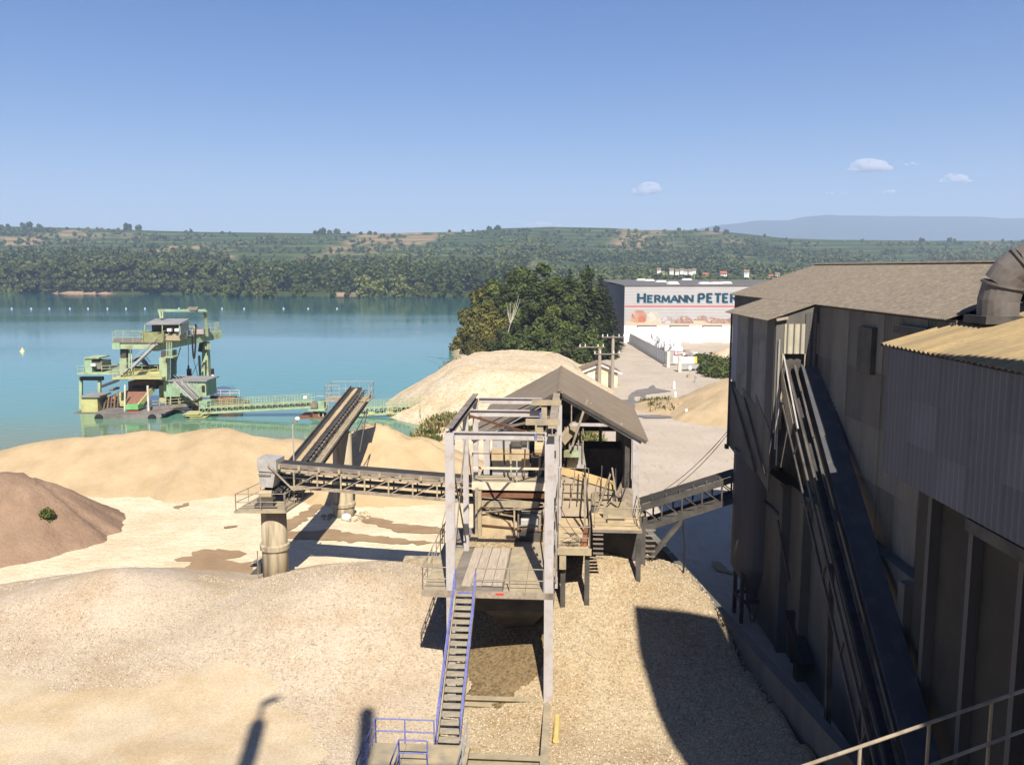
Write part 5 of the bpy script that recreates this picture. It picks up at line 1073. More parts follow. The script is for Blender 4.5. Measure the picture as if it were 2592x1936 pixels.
# lettering: small capitals behind a tall first letter, strokes with little serifs, pale blue drop edge
navy = mat('navy_letter', (.02, .045, .075), (.015, .035, .06), 1, .5); paleb = mat('pale_blue_letter', (.13, .34, .43), (.12, .31, .4), 1, .5)
T = .21
GL = {'H': [((0, 0), (0, 1)), ((1, 0), (1, 1)), ((0, .5), (1, .5))], 'E': [((0, 0), (0, 1)), ((0, 0), (.9, 0)), ((0, 1), (.9, 1)), ((0, .52), (.75, .52))],
      'R': [((0, 0), (0, 1)), ((0, 1), (.62, 1)), ((.62, 1), (.85, .86)), ((.85, .86), (.85, .66)), ((.85, .66), (.62, .5)), ((.62, .5), (0, .5)), ((.45, .5), (1, 0))],
      'M': [((0, 0), (.08, 1)), ((.08, 1), (.5, .1)), ((.5, .1), (.92, 1)), ((.92, 1), (1, 0))], 'A': [((0, 0), (.5, 1)), ((.5, 1), (1, 0)), ((.22, .32), (.78, .32))],
      'N': [((0, 0), (0, 1)), ((0, 1), (1, 0)), ((1, 0), (1, 1))], 'P': [((0, 0), (0, 1)), ((0, 1), (.65, 1)), ((.65, 1), (.9, .86)), ((.9, .86), (.9, .6)), ((.9, .6), (.65, .45)), ((.65, .45), (0, .45))],
      'T': [((.5, 0), (.5, 1)), ((0, 1), (1, 1))]}
SERIF = {'H': ((0, 0), (0, 1), (1, 0), (1, 1)), 'E': ((0, 0), (0, 1)), 'R': ((0, 0), (0, 1)), 'M': ((0, 0), (1, 0)), 'A': ((0, 0), (1, 0)), 'N': ((0, 0), (0, 1), (1, 1)), 'P': ((0, 0),), 'T': ((.5, 0),)}
def letter(ch, x, z, w, h):
    def mk(dx, dz, y, m, name, par):
        b = MB(); yy = y
        for (a, c), (d, e) in GL[ch]:
            tv = .30 if a == d else .36; yy -= .0015
            b.bar((x + a * w + dx, yy, z + c * (h - .3) + .15 + dz), (x + d * w + dx, yy, z + e * (h - .3) + .15 + dz), .04, h * (.28 if a == d else .2) if c == e or a == d else h * .25, up=(1, 0, 0) if abs(d - a) * w < abs(e - c) * h * .6 else (0, 0, 1))
        for a, c in SERIF[ch]: yy -= .0015; b.bar((x + a * w - .34 + dx, yy, z + c * (h - .16) + .08 + dz), (x + a * w + .34 + dx, yy, z + c * (h - .16) + .08 + dz), .04, .16)
        return b.build(name, m, par)
    l_ = mk(0, 0, HY - .17, navy, 'letter', HL); mk(.16, -.2, HY - .09, paleb, 'letter_edge', l_)
zb = hzv(765.5)
for ch, u, w, hh in (('H', 1615, 16, 22), ('E', 1640, 12, 18), ('R', 1658, 13, 18), ('M', 1676, 17, 18), ('A', 1698, 17, 18), ('N', 1719, 14, 18), ('N', 1738, 14, 18),
                     ('P', 1768, 14, 22), ('E', 1790, 13, 22), ('T', 1808, 16, 22), ('E', 1830, 13, 22), ('R', 1850, 15, 22)): letter(ch, hx(u), zb, w * mpx, hh * mpx)
# printed frieze of rock heaps along the wall (flat print, plain stones)
def print_mat(name, cols, sc):
    m = gravel_mat(name, cols, sc, 0.0, (1, 1, 1)); return m
pr_r = print_mat('print_red_stone', [(0.38, 0.19, 0.12), (0.45, 0.28, 0.20), (0.31, 0.14, 0.10), (0.48, 0.35, 0.27)], .9); pr_w = print_mat('print_white_stone', [(0.48, 0.45, 0.38), (0.43, 0.38, 0.32), (0.51, 0.48, 0.43)], .8); pr_b = print_mat('print_brown_stone', [(0.26, 0.15, 0.12), (0.38, 0.28, 0.23), (0.21, 0.12, 0.10), (0.46, 0.41, 0.36)], 2.2); pr_g = print_mat('print_pebble', [(0.50, 0.48, 0.47), (0.38, 0.35, 0.33), (0.28, 0.24, 0.24)], 1.8)
FR = [0]
def frieze(pix, m):
    FR[0] += 1; y = HY - .075 - .008 * FR[0]; MB().prism([(hx(u), y, hzv(v)) for u, v in pix], (0, .006, 0)).build('printed_frieze', m, HL)
frieze([(1584, 823), (1584, 814), (1620, 812), (1700, 813), (1800, 812), (1880, 812), (1960, 813), (1960, 823)], mat('print_sand', (.55, .42, .30), (.5, .38, .27), .5, .7))
frieze([(1634, 814), (1640, 797), (1646, 790), (1660, 789), (1668, 794), (1673, 806), (1672, 813)], pr_w); frieze([(1596, 813), (1598, 800), (1604, 789), (1614, 785), (1628, 786), (1634, 793), (1638, 802), (1634, 815), (1610, 817)], pr_r)
frieze([(1616, 815), (1617, 803), (1624, 798), (1633, 800), (1637, 810), (1632, 816)], mat('print_pink', (.42, .16, .12), (.38, .14, .1), 1, .7))
frieze([(1664, 818), (1676, 806), (1690, 801), (1700, 802), (1712, 812), (1712, 818)], pr_g); frieze([(1705, 819), (1714, 807), (1726, 800), (1738, 799), (1750, 806), (1758, 818)], pr_b)
frieze([(1756, 810), (1766, 802), (1780, 798), (1792, 803), (1796, 812)], pr_b); frieze([(1785, 814), (1800, 802), (1812, 805), (1840, 808), (1860, 801), (1880, 812), (1880, 818), (1800, 818)], pr_b)
# lower hall further back
H2 = thing('rear_hall', 'low dark-roofed hall with a row of white skylights behind the sign hall', 'hall', (120, 330, 0))
y0 = 330; MB().box(60, 150, y0, y0 + 60, -.2, 13.2).build('wall', greyroof, H2); MB().prism([(59, y0 - .5, 13.2), (151, y0 - .5, 13.2), (151, y0 + 60, 14.4), (59, y0 + 60, 14.4)], (0, 0, .2)).build('roof', MATS['dark_roof'], H2)
for i in range(8): x = 84.5 + i * 2.1; MB().prism([(x - .75, 340, 13.7), (x + .75, 340, 13.7), (x + .95, 344, 15.2), (x - .55, 344, 15.2)], (0, 0, .3)).build('skylight', white_p, H2)
MB().tube((69, 331, 13.2), (69, 331, 18.6), .12, 6).build('mast', galv, H2)
# fence along the road
FN = thing('mesh_fence', 'grey steel mesh fence running along the haul road to the hall', 'fence', G(1690, 925))
f0, f1 = G(1578, 858), G(1688, 924); N = 22
fm = mat('fence_grey', (.36, .36, .35), (.3, .3, .29), 1, .6)
for i in range(N + 1):
    p = f0.lerp(f1, i / N); MB().box(p.x - .06, p.x + .06, p.y - .06, p.y + .06, 0, 2.75).build('fence_post', fm, FN)
    if i < N:
        q = f0.lerp(f1, (i + 1) / N); b = MB(); b.bar(p + Z * .15, q + Z * .15, .04, .06); b.bar(p + Z * 2.6, q + Z * 2.6, .04, .06)
        L = (q - p).length; k = int(L / .34)
        for j in range(1, k): c = p.lerp(q, j / k); b.bar(c + Z * .12, c + Z * 2.62, .07, .03)
        b.build('mesh_panel', fm, FN)
p, q = f0 + Vector((-.5, 0, 0)), f1 + Vector((-.4, -.3, 0)); MB().bar(p + Z * .1, q + Z * .1, .5, .3).build('concrete_plinth', mat('plinth', (.2, .185, .165), (.15, .14, .125), 1, .9), FN)
def gpost(u, v, lab, h=3.0): 
    c = G(u, v); o = MB().box(c.x - .32, c.x + .32, c.y - .32, c.y + .32, -.1, h).build('gate_post', mat('gate_post_paint', (.58, .53, .46), (.5, .45, .38), 1, .8)); tag(o, lab, 'post')
gpost(1691, 930, 'thick pale gate post at the near end of the mesh fence', 3.3); gpost(1720, 942, 'thick pale gate post beside the white sign and hedge', 3.2)
sg = thing('notice_board', 'grey gate leaf with a white notice and a red round sign', 'sign', G(1705, 925))
c = G(1704, 924); MB().box(c.x - 1.0, c.x + .3, c.y, c.y + .08, .2, 3.2).build('gate_leaf', fm, sg); MB().box(c.x - .1, c.x + 1.15, c.y - .15, c.y - .1, 0.4, 1.9).build('white_notice', white_p, sg); MB().tube((c.x + .55, c.y - .16, 2.5), (c.x + .55, c.y - .1, 2.5), .42, 16).build('red_disc', red_p, sg); MB().tube((c.x + .55, c.y - .18, 2.5), (c.x + .55, c.y - .165, 2.5), .27, 16).build('white_disc', white_p, sg); MB().box(c.x + .5, c.x + .6, c.y - .09, c.y - .01, 0, 2.9).build('sign_post', galv, sg)
sg = thing('company_sign', 'white board with a yellow end in front of the green hedge', 'sign', G(1740, 938))
c = G(1738, 940); MB().box(c.x - 1.0, c.x + 1.5, c.y, c.y + .08, 1.5, 2.9).build('white_panel', white_p, sg); MB().box(c.x + 1.502, c.x + 2.0, c.y, c.y + .08, 1.6, 2.9).build('yellow_panel', yel_p, sg); MB().box(c.x - .9, c.x - .8, c.y + .09, c.y + .18, 0, 2.9).box(c.x + 1.7, c.x + 1.8, c.y + .09, c.y + .18, 0, 2.9).build('sign_post', galv, sg); MB().box(c.x - 1.0, c.x + 2.4, c.y + .1, c.y + .16, .5, 1.45).build('mesh_infill', fm, sg)
sg = thing('road_marker', 'small white marker on a concrete foot at the roadside', 'marker', G(1746, 955)); c = G(1746, 955); MB().box(c.x - .45, c.x + .45, c.y - .3, c.y + .3, 0, .5).build('foot', concrete, sg); MB().box(c.x - .06, c.x + .06, c.y - .05, c.y + .05, .5, 1.7).build('stake', galv, sg); MB().box(c.x - .25, c.x + .25, c.y - .08, c.y - .05, 1.4, 2.1).build('plate', white_p, sg)
for i, (u, v) in enumerate(((1761, 967), (1706, 984), (1709, 1012), (1737, 1058))): c = G(u, v); o = MB().lathe((0, 0, 0), [(.28, 0), (.2, .5), (.22, 1.1), (.06, 1.3)], 8).build('boundary_stone', white_p if i else galv, None, True); o.location = c; tag(o, ('grey stake on the road edge below the hedge', 'upper white marker stone at the foot of the sand bank', 'middle white marker stone at the foot of the sand bank', 'lowest white marker stone in front of the sand bank')[i], 'marker')
# bulk bags: a heap of white sacks behind the fence
bagm = mat('white_bulk_bag', (.80, .80, .80), (.68, .68, .69), .9, .9)
BG = bpy.data.meshes; rng = np.random.RandomState(5)
bm_ = MB().lathe((0, 0, 0), [(.50, 0), (.62, .25), (.64, .75), (.55, 1.05), (.3, 1.12)], 8).build('bulk_bag', bagm, None, True); t_ = MB()
tag(bm_, 'white bulk bag in the heap behind the mesh fence', 'bag', 'bulk bags heaped behind the fence'); first = True
for i in range(64):
    t = i / 64; row = R.random(); c = G(1650 + 62 * t + R.uniform(-6, 12), 872 + 22 * t + R.uniform(-5, 4)); o = bm_ if first else bm_.copy()
    if not first: COL.objects.link(o)
    first = False; o.location = (c.x, c.y, R.choice((0, 0, 1.3))); o.rotation_euler = (R.uniform(-.12, .12), R.uniform(-.12, .12), R.uniform(0, 6)); s = R.uniform(1.1, 1.5); o.scale = (s, s, s * R.uniform(.9, 1.25))
stn = mat('stacked_stone', (.42, .33, .27), (.22, .18, .16), 1.5, .95, rnd=.35)
for i in range(22):
    c = G(1712 + R.uniform(0, 52), 903 + R.uniform(-6, 5)); s = R.uniform(.5, 1.1); o = MB().prism([(-s, -.5, 0), (s * .8, -.6, 0), (s, .4, 0), (-s * .7, .6, 0)], (R.uniform(-.1, .1), 0, R.uniform(.4, 1.1))).build('stone_block', (stn, white_p, stn, dark_steel)[i % 4], None, True); o.location = (c.x, c.y, 0); o.rotation_euler = (0, 0, R.uniform(0, 3)); tag(o, ('rough brown stone block', 'white stone block', 'brown stone slab', 'dark stone block')[i % 4] + ' in the sorting row before the hedge', 'stone', ('brown stone blocks', 'white stone blocks', 'brown stone slabs', 'dark stone blocks')[i % 4] + ' in the yard row')
for i, u in enumerate((1809, 1827, 1845)):
    c = G(u, 867); t = thing('gas_bottle_rack', ('left', 'middle', 'right')[i] + 'most dark figure-high post rack along the white hall wall', 'rack', c); MB().box(c.x - .35, c.x + .35, c.y - .3, c.y + .3, 0, (1.6, 3.4, 3.4)[i]).build('locker', dark_steel, t); MB().box(c.x + .36, c.x + 1.9, c.y - .05, c.y + .05, 1.2, 1.35).build('bar', mid_steel, t)
# hedge
hg = thing('green_hedge', 'dense green bramble hedge between the yard and the road', 'hedge', G(1800, 940))
bl = [(R.uniform(0, 1), R.uniform(0, 1)) for _ in range(60)]; BB = []
for a, c in bl:
    p = G(1750 + 112 * a, 962 - 42 * c + (1 - a) * -6 + 6 * a - 12 * (1 - a) * (1 - c)); BB.append((p.x - hg.location.x, p.y - hg.location.y, .5 + R.uniform(0, .6), R.uniform(.9, 1.5)))
vs, q = leaf_cloud(np.random.RandomState(4), BB, 9000, .28); link('foliage', fast_mesh('foliage', vs, q, leaf_md), hg)
# grass and weeds on the bank and the heaps
def tufts(name, label, pts, m, sz=.25, per=10):
    V = []
    for p in pts:
        for k in range(per):
            a = NR.rand() * 6.28; l_ = sz * (1 + NR.rand()); w = l_ * .22; d = np.array([math.cos(a), math.sin(a), 0]); s = np.array([-d[1], d[0], 0]); o = np.array(p) + d * NR.rand() * sz + NR.normal(size=3) * [sz, sz, 0]
            V += [o - s * w, o + s * w, o + s * w * .4 + d * l_ * .5 + [0, 0, l_], o - s * w * .4 + d * l_ * .5 + [0, 0, l_ * 1.1]]
    o = link(name, fast_mesh(name, np.array(V), np.arange(len(V)).reshape(-1, 4), m)); return tag(o, label, 'grass', None, 'stuff')
pts = []
while len(pts) < 2600:
    x = R.uniform(-11.5, 10); y = R.uniform(86, 118)
    z = ground_z(x, y)
    if z < -1.3 or fbm(x, y, .15, 3) < -.25 + (.6 if z > -.1 and x < 2 else 0): continue
    pts.append((x, y, z))
tufts('bank_grass', 'green and straw coloured weeds on the bank above the lake', pts[:1300], leaf_md, .38); tufts('bank_grass', 'dry straw coloured weeds mixed into the bank', pts[1300:], mat('straw', (.34, .25, .12), (.24, .17, .08), 1, .9, island=.3), .34)
pts = [(x, y, ground_z(x, y)) for x, y in ((R.uniform(-14, 12), R.uniform(176, 190)) for _ in range(450))]; tufts('spit_grass', 'rough grass at the edge of the lakeside trees', pts, leaf_md, .5)
pts = [(x, y, max(0, 1.6 - .28 * math.hypot(x - 24.2, (y - 124) / 1.3))) for x, y in ((R.uniform(19.5, 23), R.uniform(119, 131)) for _ in range(30))]; tufts('roadside_weeds', 'low olive weeds on the sand bank by the road', pts, leaf_ol, .3)
for (x, y, s, lab) in ((-33.9, 61.5, .55, 'dark green shrub low on the face of the red brown soil heap'), (-41.5, 62, .75, 'green shrub at the left edge of the red brown soil heap'), (-11.9, 56.6, .35, None)):
    if not lab: continue
    t = thing('shrub', lab, 'shrub', (x, y, f_brown(x, y))); vs, q = leaf_cloud(np.random.RandomState(int(s * 50)), [(0, 0, s * .6, s), (s * .5, .1, s * .4, s * .6), (-s * .4, 0, s * .5, s * .7)], 420, .11); link('foliage', fast_mesh('foliage', vs, q, leaf_md), t); MB().tube((0, 0, -.1), (0, 0, s), .03, 5).build('stem', bark, t, True)
# hut
HT = thing('cream_hut', 'small cream transformer hut with a brown tiled gable roof', 'hut', (15.5, 143, 0))
y0, y1 = 146.5, 152.5; xl, xr = P(1474, 960, y0).x, P(1563, 960, y0).x; ze = P(1500, 943, y0).z; zr = P(1500, 925, y0).z; xm = (xl + xr) / 2
MB().prism([(xl, y0, -.1), (xr, y0, -.1), (xr, y0, ze), (xm, y0, zr), (xl, y0, ze)], (0, y1 - y0, 0)).build('wall', cream, HT)
for s, xe in ((-1, xl - .7), (1, xr + .7)):
    sl2 = (zr - ze) / (xm - xl); zz = zr + .12 - sl2 * (abs(xe - xm))
    MB().prism([(xm, y0 - .5, zr + .12), (xe, y0 - .5, zz), (xe, y1 + .5, zz), (xm, y1 + .5, zr + .12)], (0, 0, .16)).build('roof', tile_br, HT); MB().bar((xm, y0 - .53, zr + .14), (xe, y0 - .53, zz + .02), .04, .26).build('barge_board', white_p, HT)
MB().box(xl + .1, xr - .1, y0 - .04, y0 - .001, ze - .15, ze - .05).build('string_course', mat('string', (.4, .36, .25), (.36, .32, .22), 1), HT)
MB().box(xl + .3, xl + .85, y0 - .06, y0 - .002, 1.55, 2.2).build('yellow_sign', yel_p, HT); MB().box(xl + .9, xl + 2.0, y0 - .06, y0 - .002, 1.1, 2.7).build('white_notice', white_p, HT)
o = MB()
for i in range(20): a, c = 2 * math.pi * i / 20, 2 * math.pi * (i + 1) / 20; o.bar((xl + 1.62 + .32 * math.cos(a), y0 - .075, 2.35 + .32 * math.sin(a)), (xl + 1.62 + .32 * math.cos(c), y0 - .075, 2.35 + .32 * math.sin(c)), .02, .05)
o.build('round_emblem', dark_steel, HT); MB().box(xl + 1.56, xl + 1.72, y0 - .075, y0 - .062, 2.2, 2.48).build('emblem_centre', dark_steel, HT)
MB().tube((xl - .7, y0 - .45, ze - .3), (xl - .05, y0 - .1, ze - .95), .06, 6).build('downpipe', white_p, HT)
b = MB(); x = P(1477, 985, y0).x + .32; y = y0 - .03; z = .55                               # the red figures 51 low on the wall
for p, q in (((.32, .5), (0, .5)), ((0, .5), (0, .27)), ((0, .27), (.3, .25)), ((.3, .25), (.3, 0)), ((.3, 0), (0, 0)), ((.5, .38), (.64, .5)), ((.64, .5), (.64, 0)), ((.5, 0), (.78, 0))): b.bar((x + p[0], y, z + p[1]), (x + q[0], y, z + q[1]), .03, .09)
b.build('red_number', red_p, HT)
sb = thing('corner_shrub', 'dark shrub by the left corner of the cream hut', 'shrub', (xl - 1.2, 142.5, 0)); vs, q = leaf_cloud(np.random.RandomState(9), [(0, 0, .8, 1.0), (-.7, 0, .6, .8)], 700, .2); link('foliage', fast_mesh('foliage', vs, q, leaf_dk), sb)
# poles
def pole(u, vb, y, h, r, lab, cross):
    c = G(u, vb); t = thing('utility_pole', lab, 'pole', (c.x, c.y, 0)); MB().tube((c.x, c.y, -.3), (c.x, c.y, h), r, 12, r * .72).build('pole', pole_m, t)
    for dz, w, o in cross:
        cb = MB().bar((c.x - w + o, c.y - .25, h - dz), (c.x + w + o, c.y - .25, h - dz), .14, .18).build('crossarm', mid_steel, t)
        for k in (-1, -.55, .55, 1): MB().tube((c.x + o + w * k * .92, c.y - .25, h - dz + .1), (c.x + o + w * k * .92, c.y - .25, h - dz + .5), .09, 6, .06).build('insulator', white_p, cb)
    return c
c1 = pole(1517, 984, 144, 6.8, .36, 'shorter thick concrete pole in front of the cream hut', ((-.25, 2.1, -1.4),))
c2 = pole(1550, 984, 144, 8.9, .32, 'taller concrete pole in front of the cream hut', ((.2, 1.9, 0), (3.0, 2.2, -1.0)))
for k, (dz, to) in enumerate(((7.4, (1180, 903)), (7.0, (1110, 905)), (6.8, (1080, 902)))):
    p = Vector((c1.x - 2.6 - .3 * k, c1.y - .2, dz)); q = P(*to, 210); o = MB().path([p.lerp(q, t / 12) - Z * 1.4 * 4 * (t / 12) * (1 - t / 12) for t in range(13)], .03, 4).build('power_line', dark_steel); tag(o, ('top', 'middle', 'lowest')[k] + ' of three power lines running left from the poles', 'cable')
# village at the foot of the hill
VG = [(1676, 692, 11, 'house_cream'), (1690, 703, 9, 'cream'), (1676, 700, 8, 'w'), (1700, 684, 10, 'w'), (1714, 685, 9, 'w'), (1726, 683, 9, 'w'), (1736, 684, 8, 'w'), (1748, 686, 10, 'w'), (1757, 683, 9, 'w'), (1668, 682, 9, 'w'), (1711, 702, 6, 'w'),
      (1786, 693, 12, 'r'), (1832, 692, 16, 'r'), (1890, 690, 12, 'w'), (1952, 697, 11, 'r'), (1968, 694, 9, 'w')]
def house(x, y, z, w, h, m, rm, lab):
    t = thing('village_house', lab, 'house', (x, y, z), R.uniform(-.25, .25), 'houses of the village at the foot of the hill')
    d = w * .8; MB().prism([(-w / 2, 0, -2), (w / 2, 0, -2), (w / 2, 0, h), (-w / 2, 0, h)], (0, d, 0)).build('wall', m, t, True)
    rz = h + w * .32
    for s in (-1, 1): MB().prism([(-w / 2 - .4, d / 2, rz), (w / 2 + .4, d / 2, rz), (w / 2 + .4, d / 2 + s * (d / 2 + .5), h - .2), (-w / 2 - .4, d / 2 + s * (d / 2 + .5), h - .2)], (0, 0, .25)).build('roof', rm, t, True)
    for s in (-1, 1): MB().prism([(s * w / 2, 0.02, h), (s * w / 2, d - .02, h), (s * w / 2, d / 2, rz - .1)], (-s * .3, 0, 0)).build('gable', m, t, True)
    for i in range(3): MB().box(-w * .36 + i * w * .27, -w * .36 + i * w * .27 + w * .13, -.08, -.01, h * .35, h * .7).build('window', glass_d, t, True)
for i, (u, v, wp, k) in enumerate(VG):
    y = 900 if u < 1770 else 780
    p = P(u, v + 7, y); w = wp * y / 2136
    house(p.x, y, p.z, w, w * (.75 if k != 'r' else .4), {'w': house_w, 'r': house_w}.get(k, cream), tile_red if k == 'r' else tile_br,
          {'w': 'small white house among trees on the lower hillside', 'r': 'house with a long red roof half hidden by trees', 'cream': 'cream gabled house lowest of the hillside village', 'house_cream': 'cream house at the left of the white hillside row'}[k])
# buoys
bo = thing('lake_buoy', 'pale blue float in the line of buoys across the lake', 'buoy', P(30, 780, 480).to_2d().to_3d() + Vector((0, 0, -1.5)), 0, 'line of buoys across the lake')
MB().lathe((0, 0, 0), [(.2, -.2), (.5, 0), (.48, .35), (.25, .6), (.08, .7)], 10).build('float', mat('buoy_blue', (.36, .48, .66), (.3, .42, .6), 1, .5), bo, True)
for u in (79, 125, 177, 223, 272, 319, 367, 453, 562, 618, 718, 780, 853): c = G(u, 782, -1.5); copy_tree(bo, (c.x, c.y, -1.5))
c = G(30, 782, -1.5); bo.location = (c.x, c.y, -1.5)
yb = thing('mooring_buoy', 'single cream yellow buoy on the open water at the left', 'buoy', G(57, 890, -1.5)); MB().lathe((0, 0, 0), [(.3, -.3), (.62, 0), (.6, .3), (.22, .45), (.2, .9), (.04, 1.0)], 10).build('float', mat('buoy_yellow', (.80, .68, .36), (.7, .6, .3), 1, .6), yb, True)
# ------------------------------------------------------------------ floating dredger
DR = thing('floating_dredger', 'pale green floating gantry dredger moored on the lake', 'dredger', G(340, 1056, -1.5))
D0 = 127.0
def d(u, v, dy=0.0): return P(u, v, D0 + dy)
def dbox(name, m, u0, v0, u1, v1, y0, y1, par=None):
    a = d(u0, v1, y0); b = d(u1, v0, y0); return MB().box(a.x, b.x, D0 + y0, D0 + y1, a.z, b.z).build(name, m, par or DR)
def dbar(name, m, p, q, w=.2, h=None, par=None): return MB().bar(d(*p), d(*q), w, h).build(name, m, par or DR)
def pontoon(u0, u1, v0, v1, y0, y1, m):
    a = d(u0, v1, y0); b = d(u1, v0, y0); zt = b.z; k = .8
    return MB().prism([(a.x, D0 + y0, -2.2), (a.x, D0 + y0, zt), (b.x, D0 + y0, zt), (b.x + .0, D0 + y0, -1.3), (b.x - k, D0 + y0, -2.2)], (0, y1 - y0, 0)).build('pontoon', m, DR)
mat('brown_pontoon', (.22, .155, .11), (.13, .095, .075), .6, .9)
pontoon(242, 408, 1047, 1066, -3, 1.5, pont_m); pontoon(188, 300, 1044, 1058, 1.6, 13, MATS['brown_pontoon']); pontoon(330, 560, 1047, 1060, 1.6, 5, rust); pontoon(300, 548, 1046, 1060, 5.1, 16, pont_m)
for u in (250, 385):
    c = d(u, 1058, -3.2); MB().lathe((0, 0, 0), [(.28, -.18), (.55, -.18), (.58, 0), (.55, .18), (.28, .18)], 16).build('tyre_fender', black, DR, True); o = DR.children[-1]; o.location = c - DR.location; o.rotation_euler = (math.radians(90), 0, 0)
dbox('deck_edge', pont_m, 240, 1044, 418, 1047, -3.02, 1.5)
# small house and portal at the left
dbox('store_cabin', yellowg, 207, 1006, 246, 1043, 2, 5.2); dbox('cabin_roof', greyroof, 204, 1002, 252, 1006, 1.7, 5.5)
for u in (205, 252): dbar('portal_post', green, (u, 1045, 6), (u, 962, 6), .42)
dbox('portal_beam', dark_steel, 201, 954, 258, 963, 5.7, 6.4); dbox('portal_beam', dark_steel, 201, 956, 258, 962, 9.7, 10.4)
dbox('catwalk', green, 195, 943, 300, 948, 4.5, 9.0); dbox('green_cabin', green2, 214, 908, 231, 944, 4.8, 8.0); dbox('cabin_back', mat('cabin_grey', (.2, .2, .16), (.15, .15, .12), 1), 231.2, 914, 258, 934, 5.2, 8.2); dbox('cabin_roof', green, 213, 905, 250, 908, 4.6, 8.2); dbox('notice', white_p, 230, 920, 241, 927, 4.62, 4.78)
zc = d(200, 943, 4.6)
def drail(pts, h=1.0, m=green, dy=None): railing([d(*p) for p in pts], DR, m, h, .045, 1.3)
drail([(196, 943, 4.6), (213, 943, 4.6)]); drail([(258, 943, 4.6), (300, 940, 4.6)]); drail([(196, 943, 8.8), (290, 938, 8.8)])
# portal legs
dbar('portal_leg', green, (315, 960, 3), (315, 906, 3), 1.05); dbar('leg_head', dark_steel, (315, 906, 3.1), (315, 884, 3.1), .9); dbar('portal_leg', green, (417, 962, 2), (417, 904, 2), 1.15, 1.3); dbar('leg_head', dark_steel, (417, 904, 2.1), (417, 888, 2.1), .8)
MB().prism([d(508, 1005, 14), d(531, 1005, 14), d(524, 866, 14), d(512, 866, 14)], (0, 1.2, 0)).build('portal_leg', green, DR); dbar('leg_brace', green, (504, 900, 14.5), (509, 985, 14.5), .3); dbar('leg_head', dark_steel, (507, 890, 14), (511, 866, 14), .6); dbox('side_drum', dark_steel, 528, 935, 534, 980, 14.5, 16)
dbar('portal_leg', green, (440, 960, 15), (440, 885, 15), .7)
# beams at the top
dbox('front_beam', green, 303, 869, 392, 883, 2, 3.4); dbox('beam_end', green2, 284, 868, 302.5, 884, 1.8, 3.6)
a, b_ = (392, 878, 2.6), (556, 846, 17)
MB().bar(d(*a), d(*b_), 1.0, 1.25).build('main_girder', green, DR); MB().bar(d(392, 876, 8), d(545, 846, 21), .7, 1.0).build('main_girder', green, DR)
MB().prism([d(284, 868, 1.8), d(410, 868, 1.8), d(556, 838, 17), d(530, 838, 22), d(395, 858, 10), d(290, 858, 10)], (0, 0, .12)).build('gantry_deck', mid_steel, DR)
drail([(286, 866, 1.9), (362, 866, 1.9)], 1.5); drail([(415, 862, 2.4), (478, 852, 9), (500, 848, 12)], 1.4); drail([(520, 842, 14), (556, 836, 17), (545, 834, 22)], 1.3); drail([(292, 856, 10), (380, 856, 10)], 1.2)
dbox('winch_guard', olive, 358, 842, 400, 866, 2.2, 5.5); dbox('machine_house', olive, 401, 846, 412, 870, 2.1, 5.8); dbox('machinery', dark_steel, 385, 823, 446, 842, 4.0, 7.0); dbox('machinery', plate, 400, 846, 455, 862, 3.0, 6.0)
MB().prism([d(367, 822, 2.5), d(456, 822, 2.5), d(479, 809, 7.5), d(393, 809, 7.5)], (0, 0, .15)).build('hoist_roof', greyroof, DR)
for u, v in ((367, 845), (411, 845), (454, 850)): dbar('roof_post', green, (u, 822, 2.7), (u, v, 2.7), .12)
MB().prism([d(455, 824, 2.8), d(477, 812, 7.2), d(477, 835, 7.2), d(456, 848, 2.8)], (.1, 0, 0)).build('side_screen', galv, DR)
for u in (428, 447): dbox('white_cabinet', white_p, u - 5, 832, u + 5, 839, 2.4, 3.0)
dbox('white_cabinet', white_p, 476, 836, 481, 847, 9, 9.8); dbox('winch_house', mat('faded_pink', (.4, .33, .31), (.32, .26, .25), 1), 482, 833, 515, 846, 11, 14); dbar('pipe_rail', yellowg, (463, 825, 6), (490, 826, 8), .18); dbar('pipe_rail', yellowg, (490, 826, 8), (495, 832, 8), .18)
dbar('derrick_post', green, (408, 806, 6), (404, 788, 6), .3); dbar('derrick_post', green, (412, 806, 6), (412, 788, 6), .2); dbar('derrick_beam', green2, (399, 786, 6), (520, 786, 10), .35, .4); dbar('derrick_post', green, (524, 850, 12), (520, 788, 10.5), .45); dbar('derrick_strut', green, (514, 788, 10), (521, 806, 11), .2); dbox('trolley', green2, 480, 786, 494, 790, 8.6, 10); MB().prism([d(472, 786, 8.4), d(498, 786, 8.4), d(503, 780, 10), d(478, 780, 10)], (0, 0, .2)).build('trolley_roof', mid_steel, DR)
# ladders
def cage(u0, v0, u1, v1, dy):
    b = MB()
    for u in np.linspace(u0, u1, 3): b.bar(d(u, v0, dy), d(u, v1, dy), .09)
    for v in np.linspace(v0, v1, 9): b.bar(d(u0, v, dy), d(u1, v, dy), .07)
    return b.build('ladder_cage', green, DR)
cage(422, 866, 435, 902, 1.2); cage(520, 868, 532, 884, 13); dbox('ladder_landing', green, 415, 903, 438, 906, .6, 3)
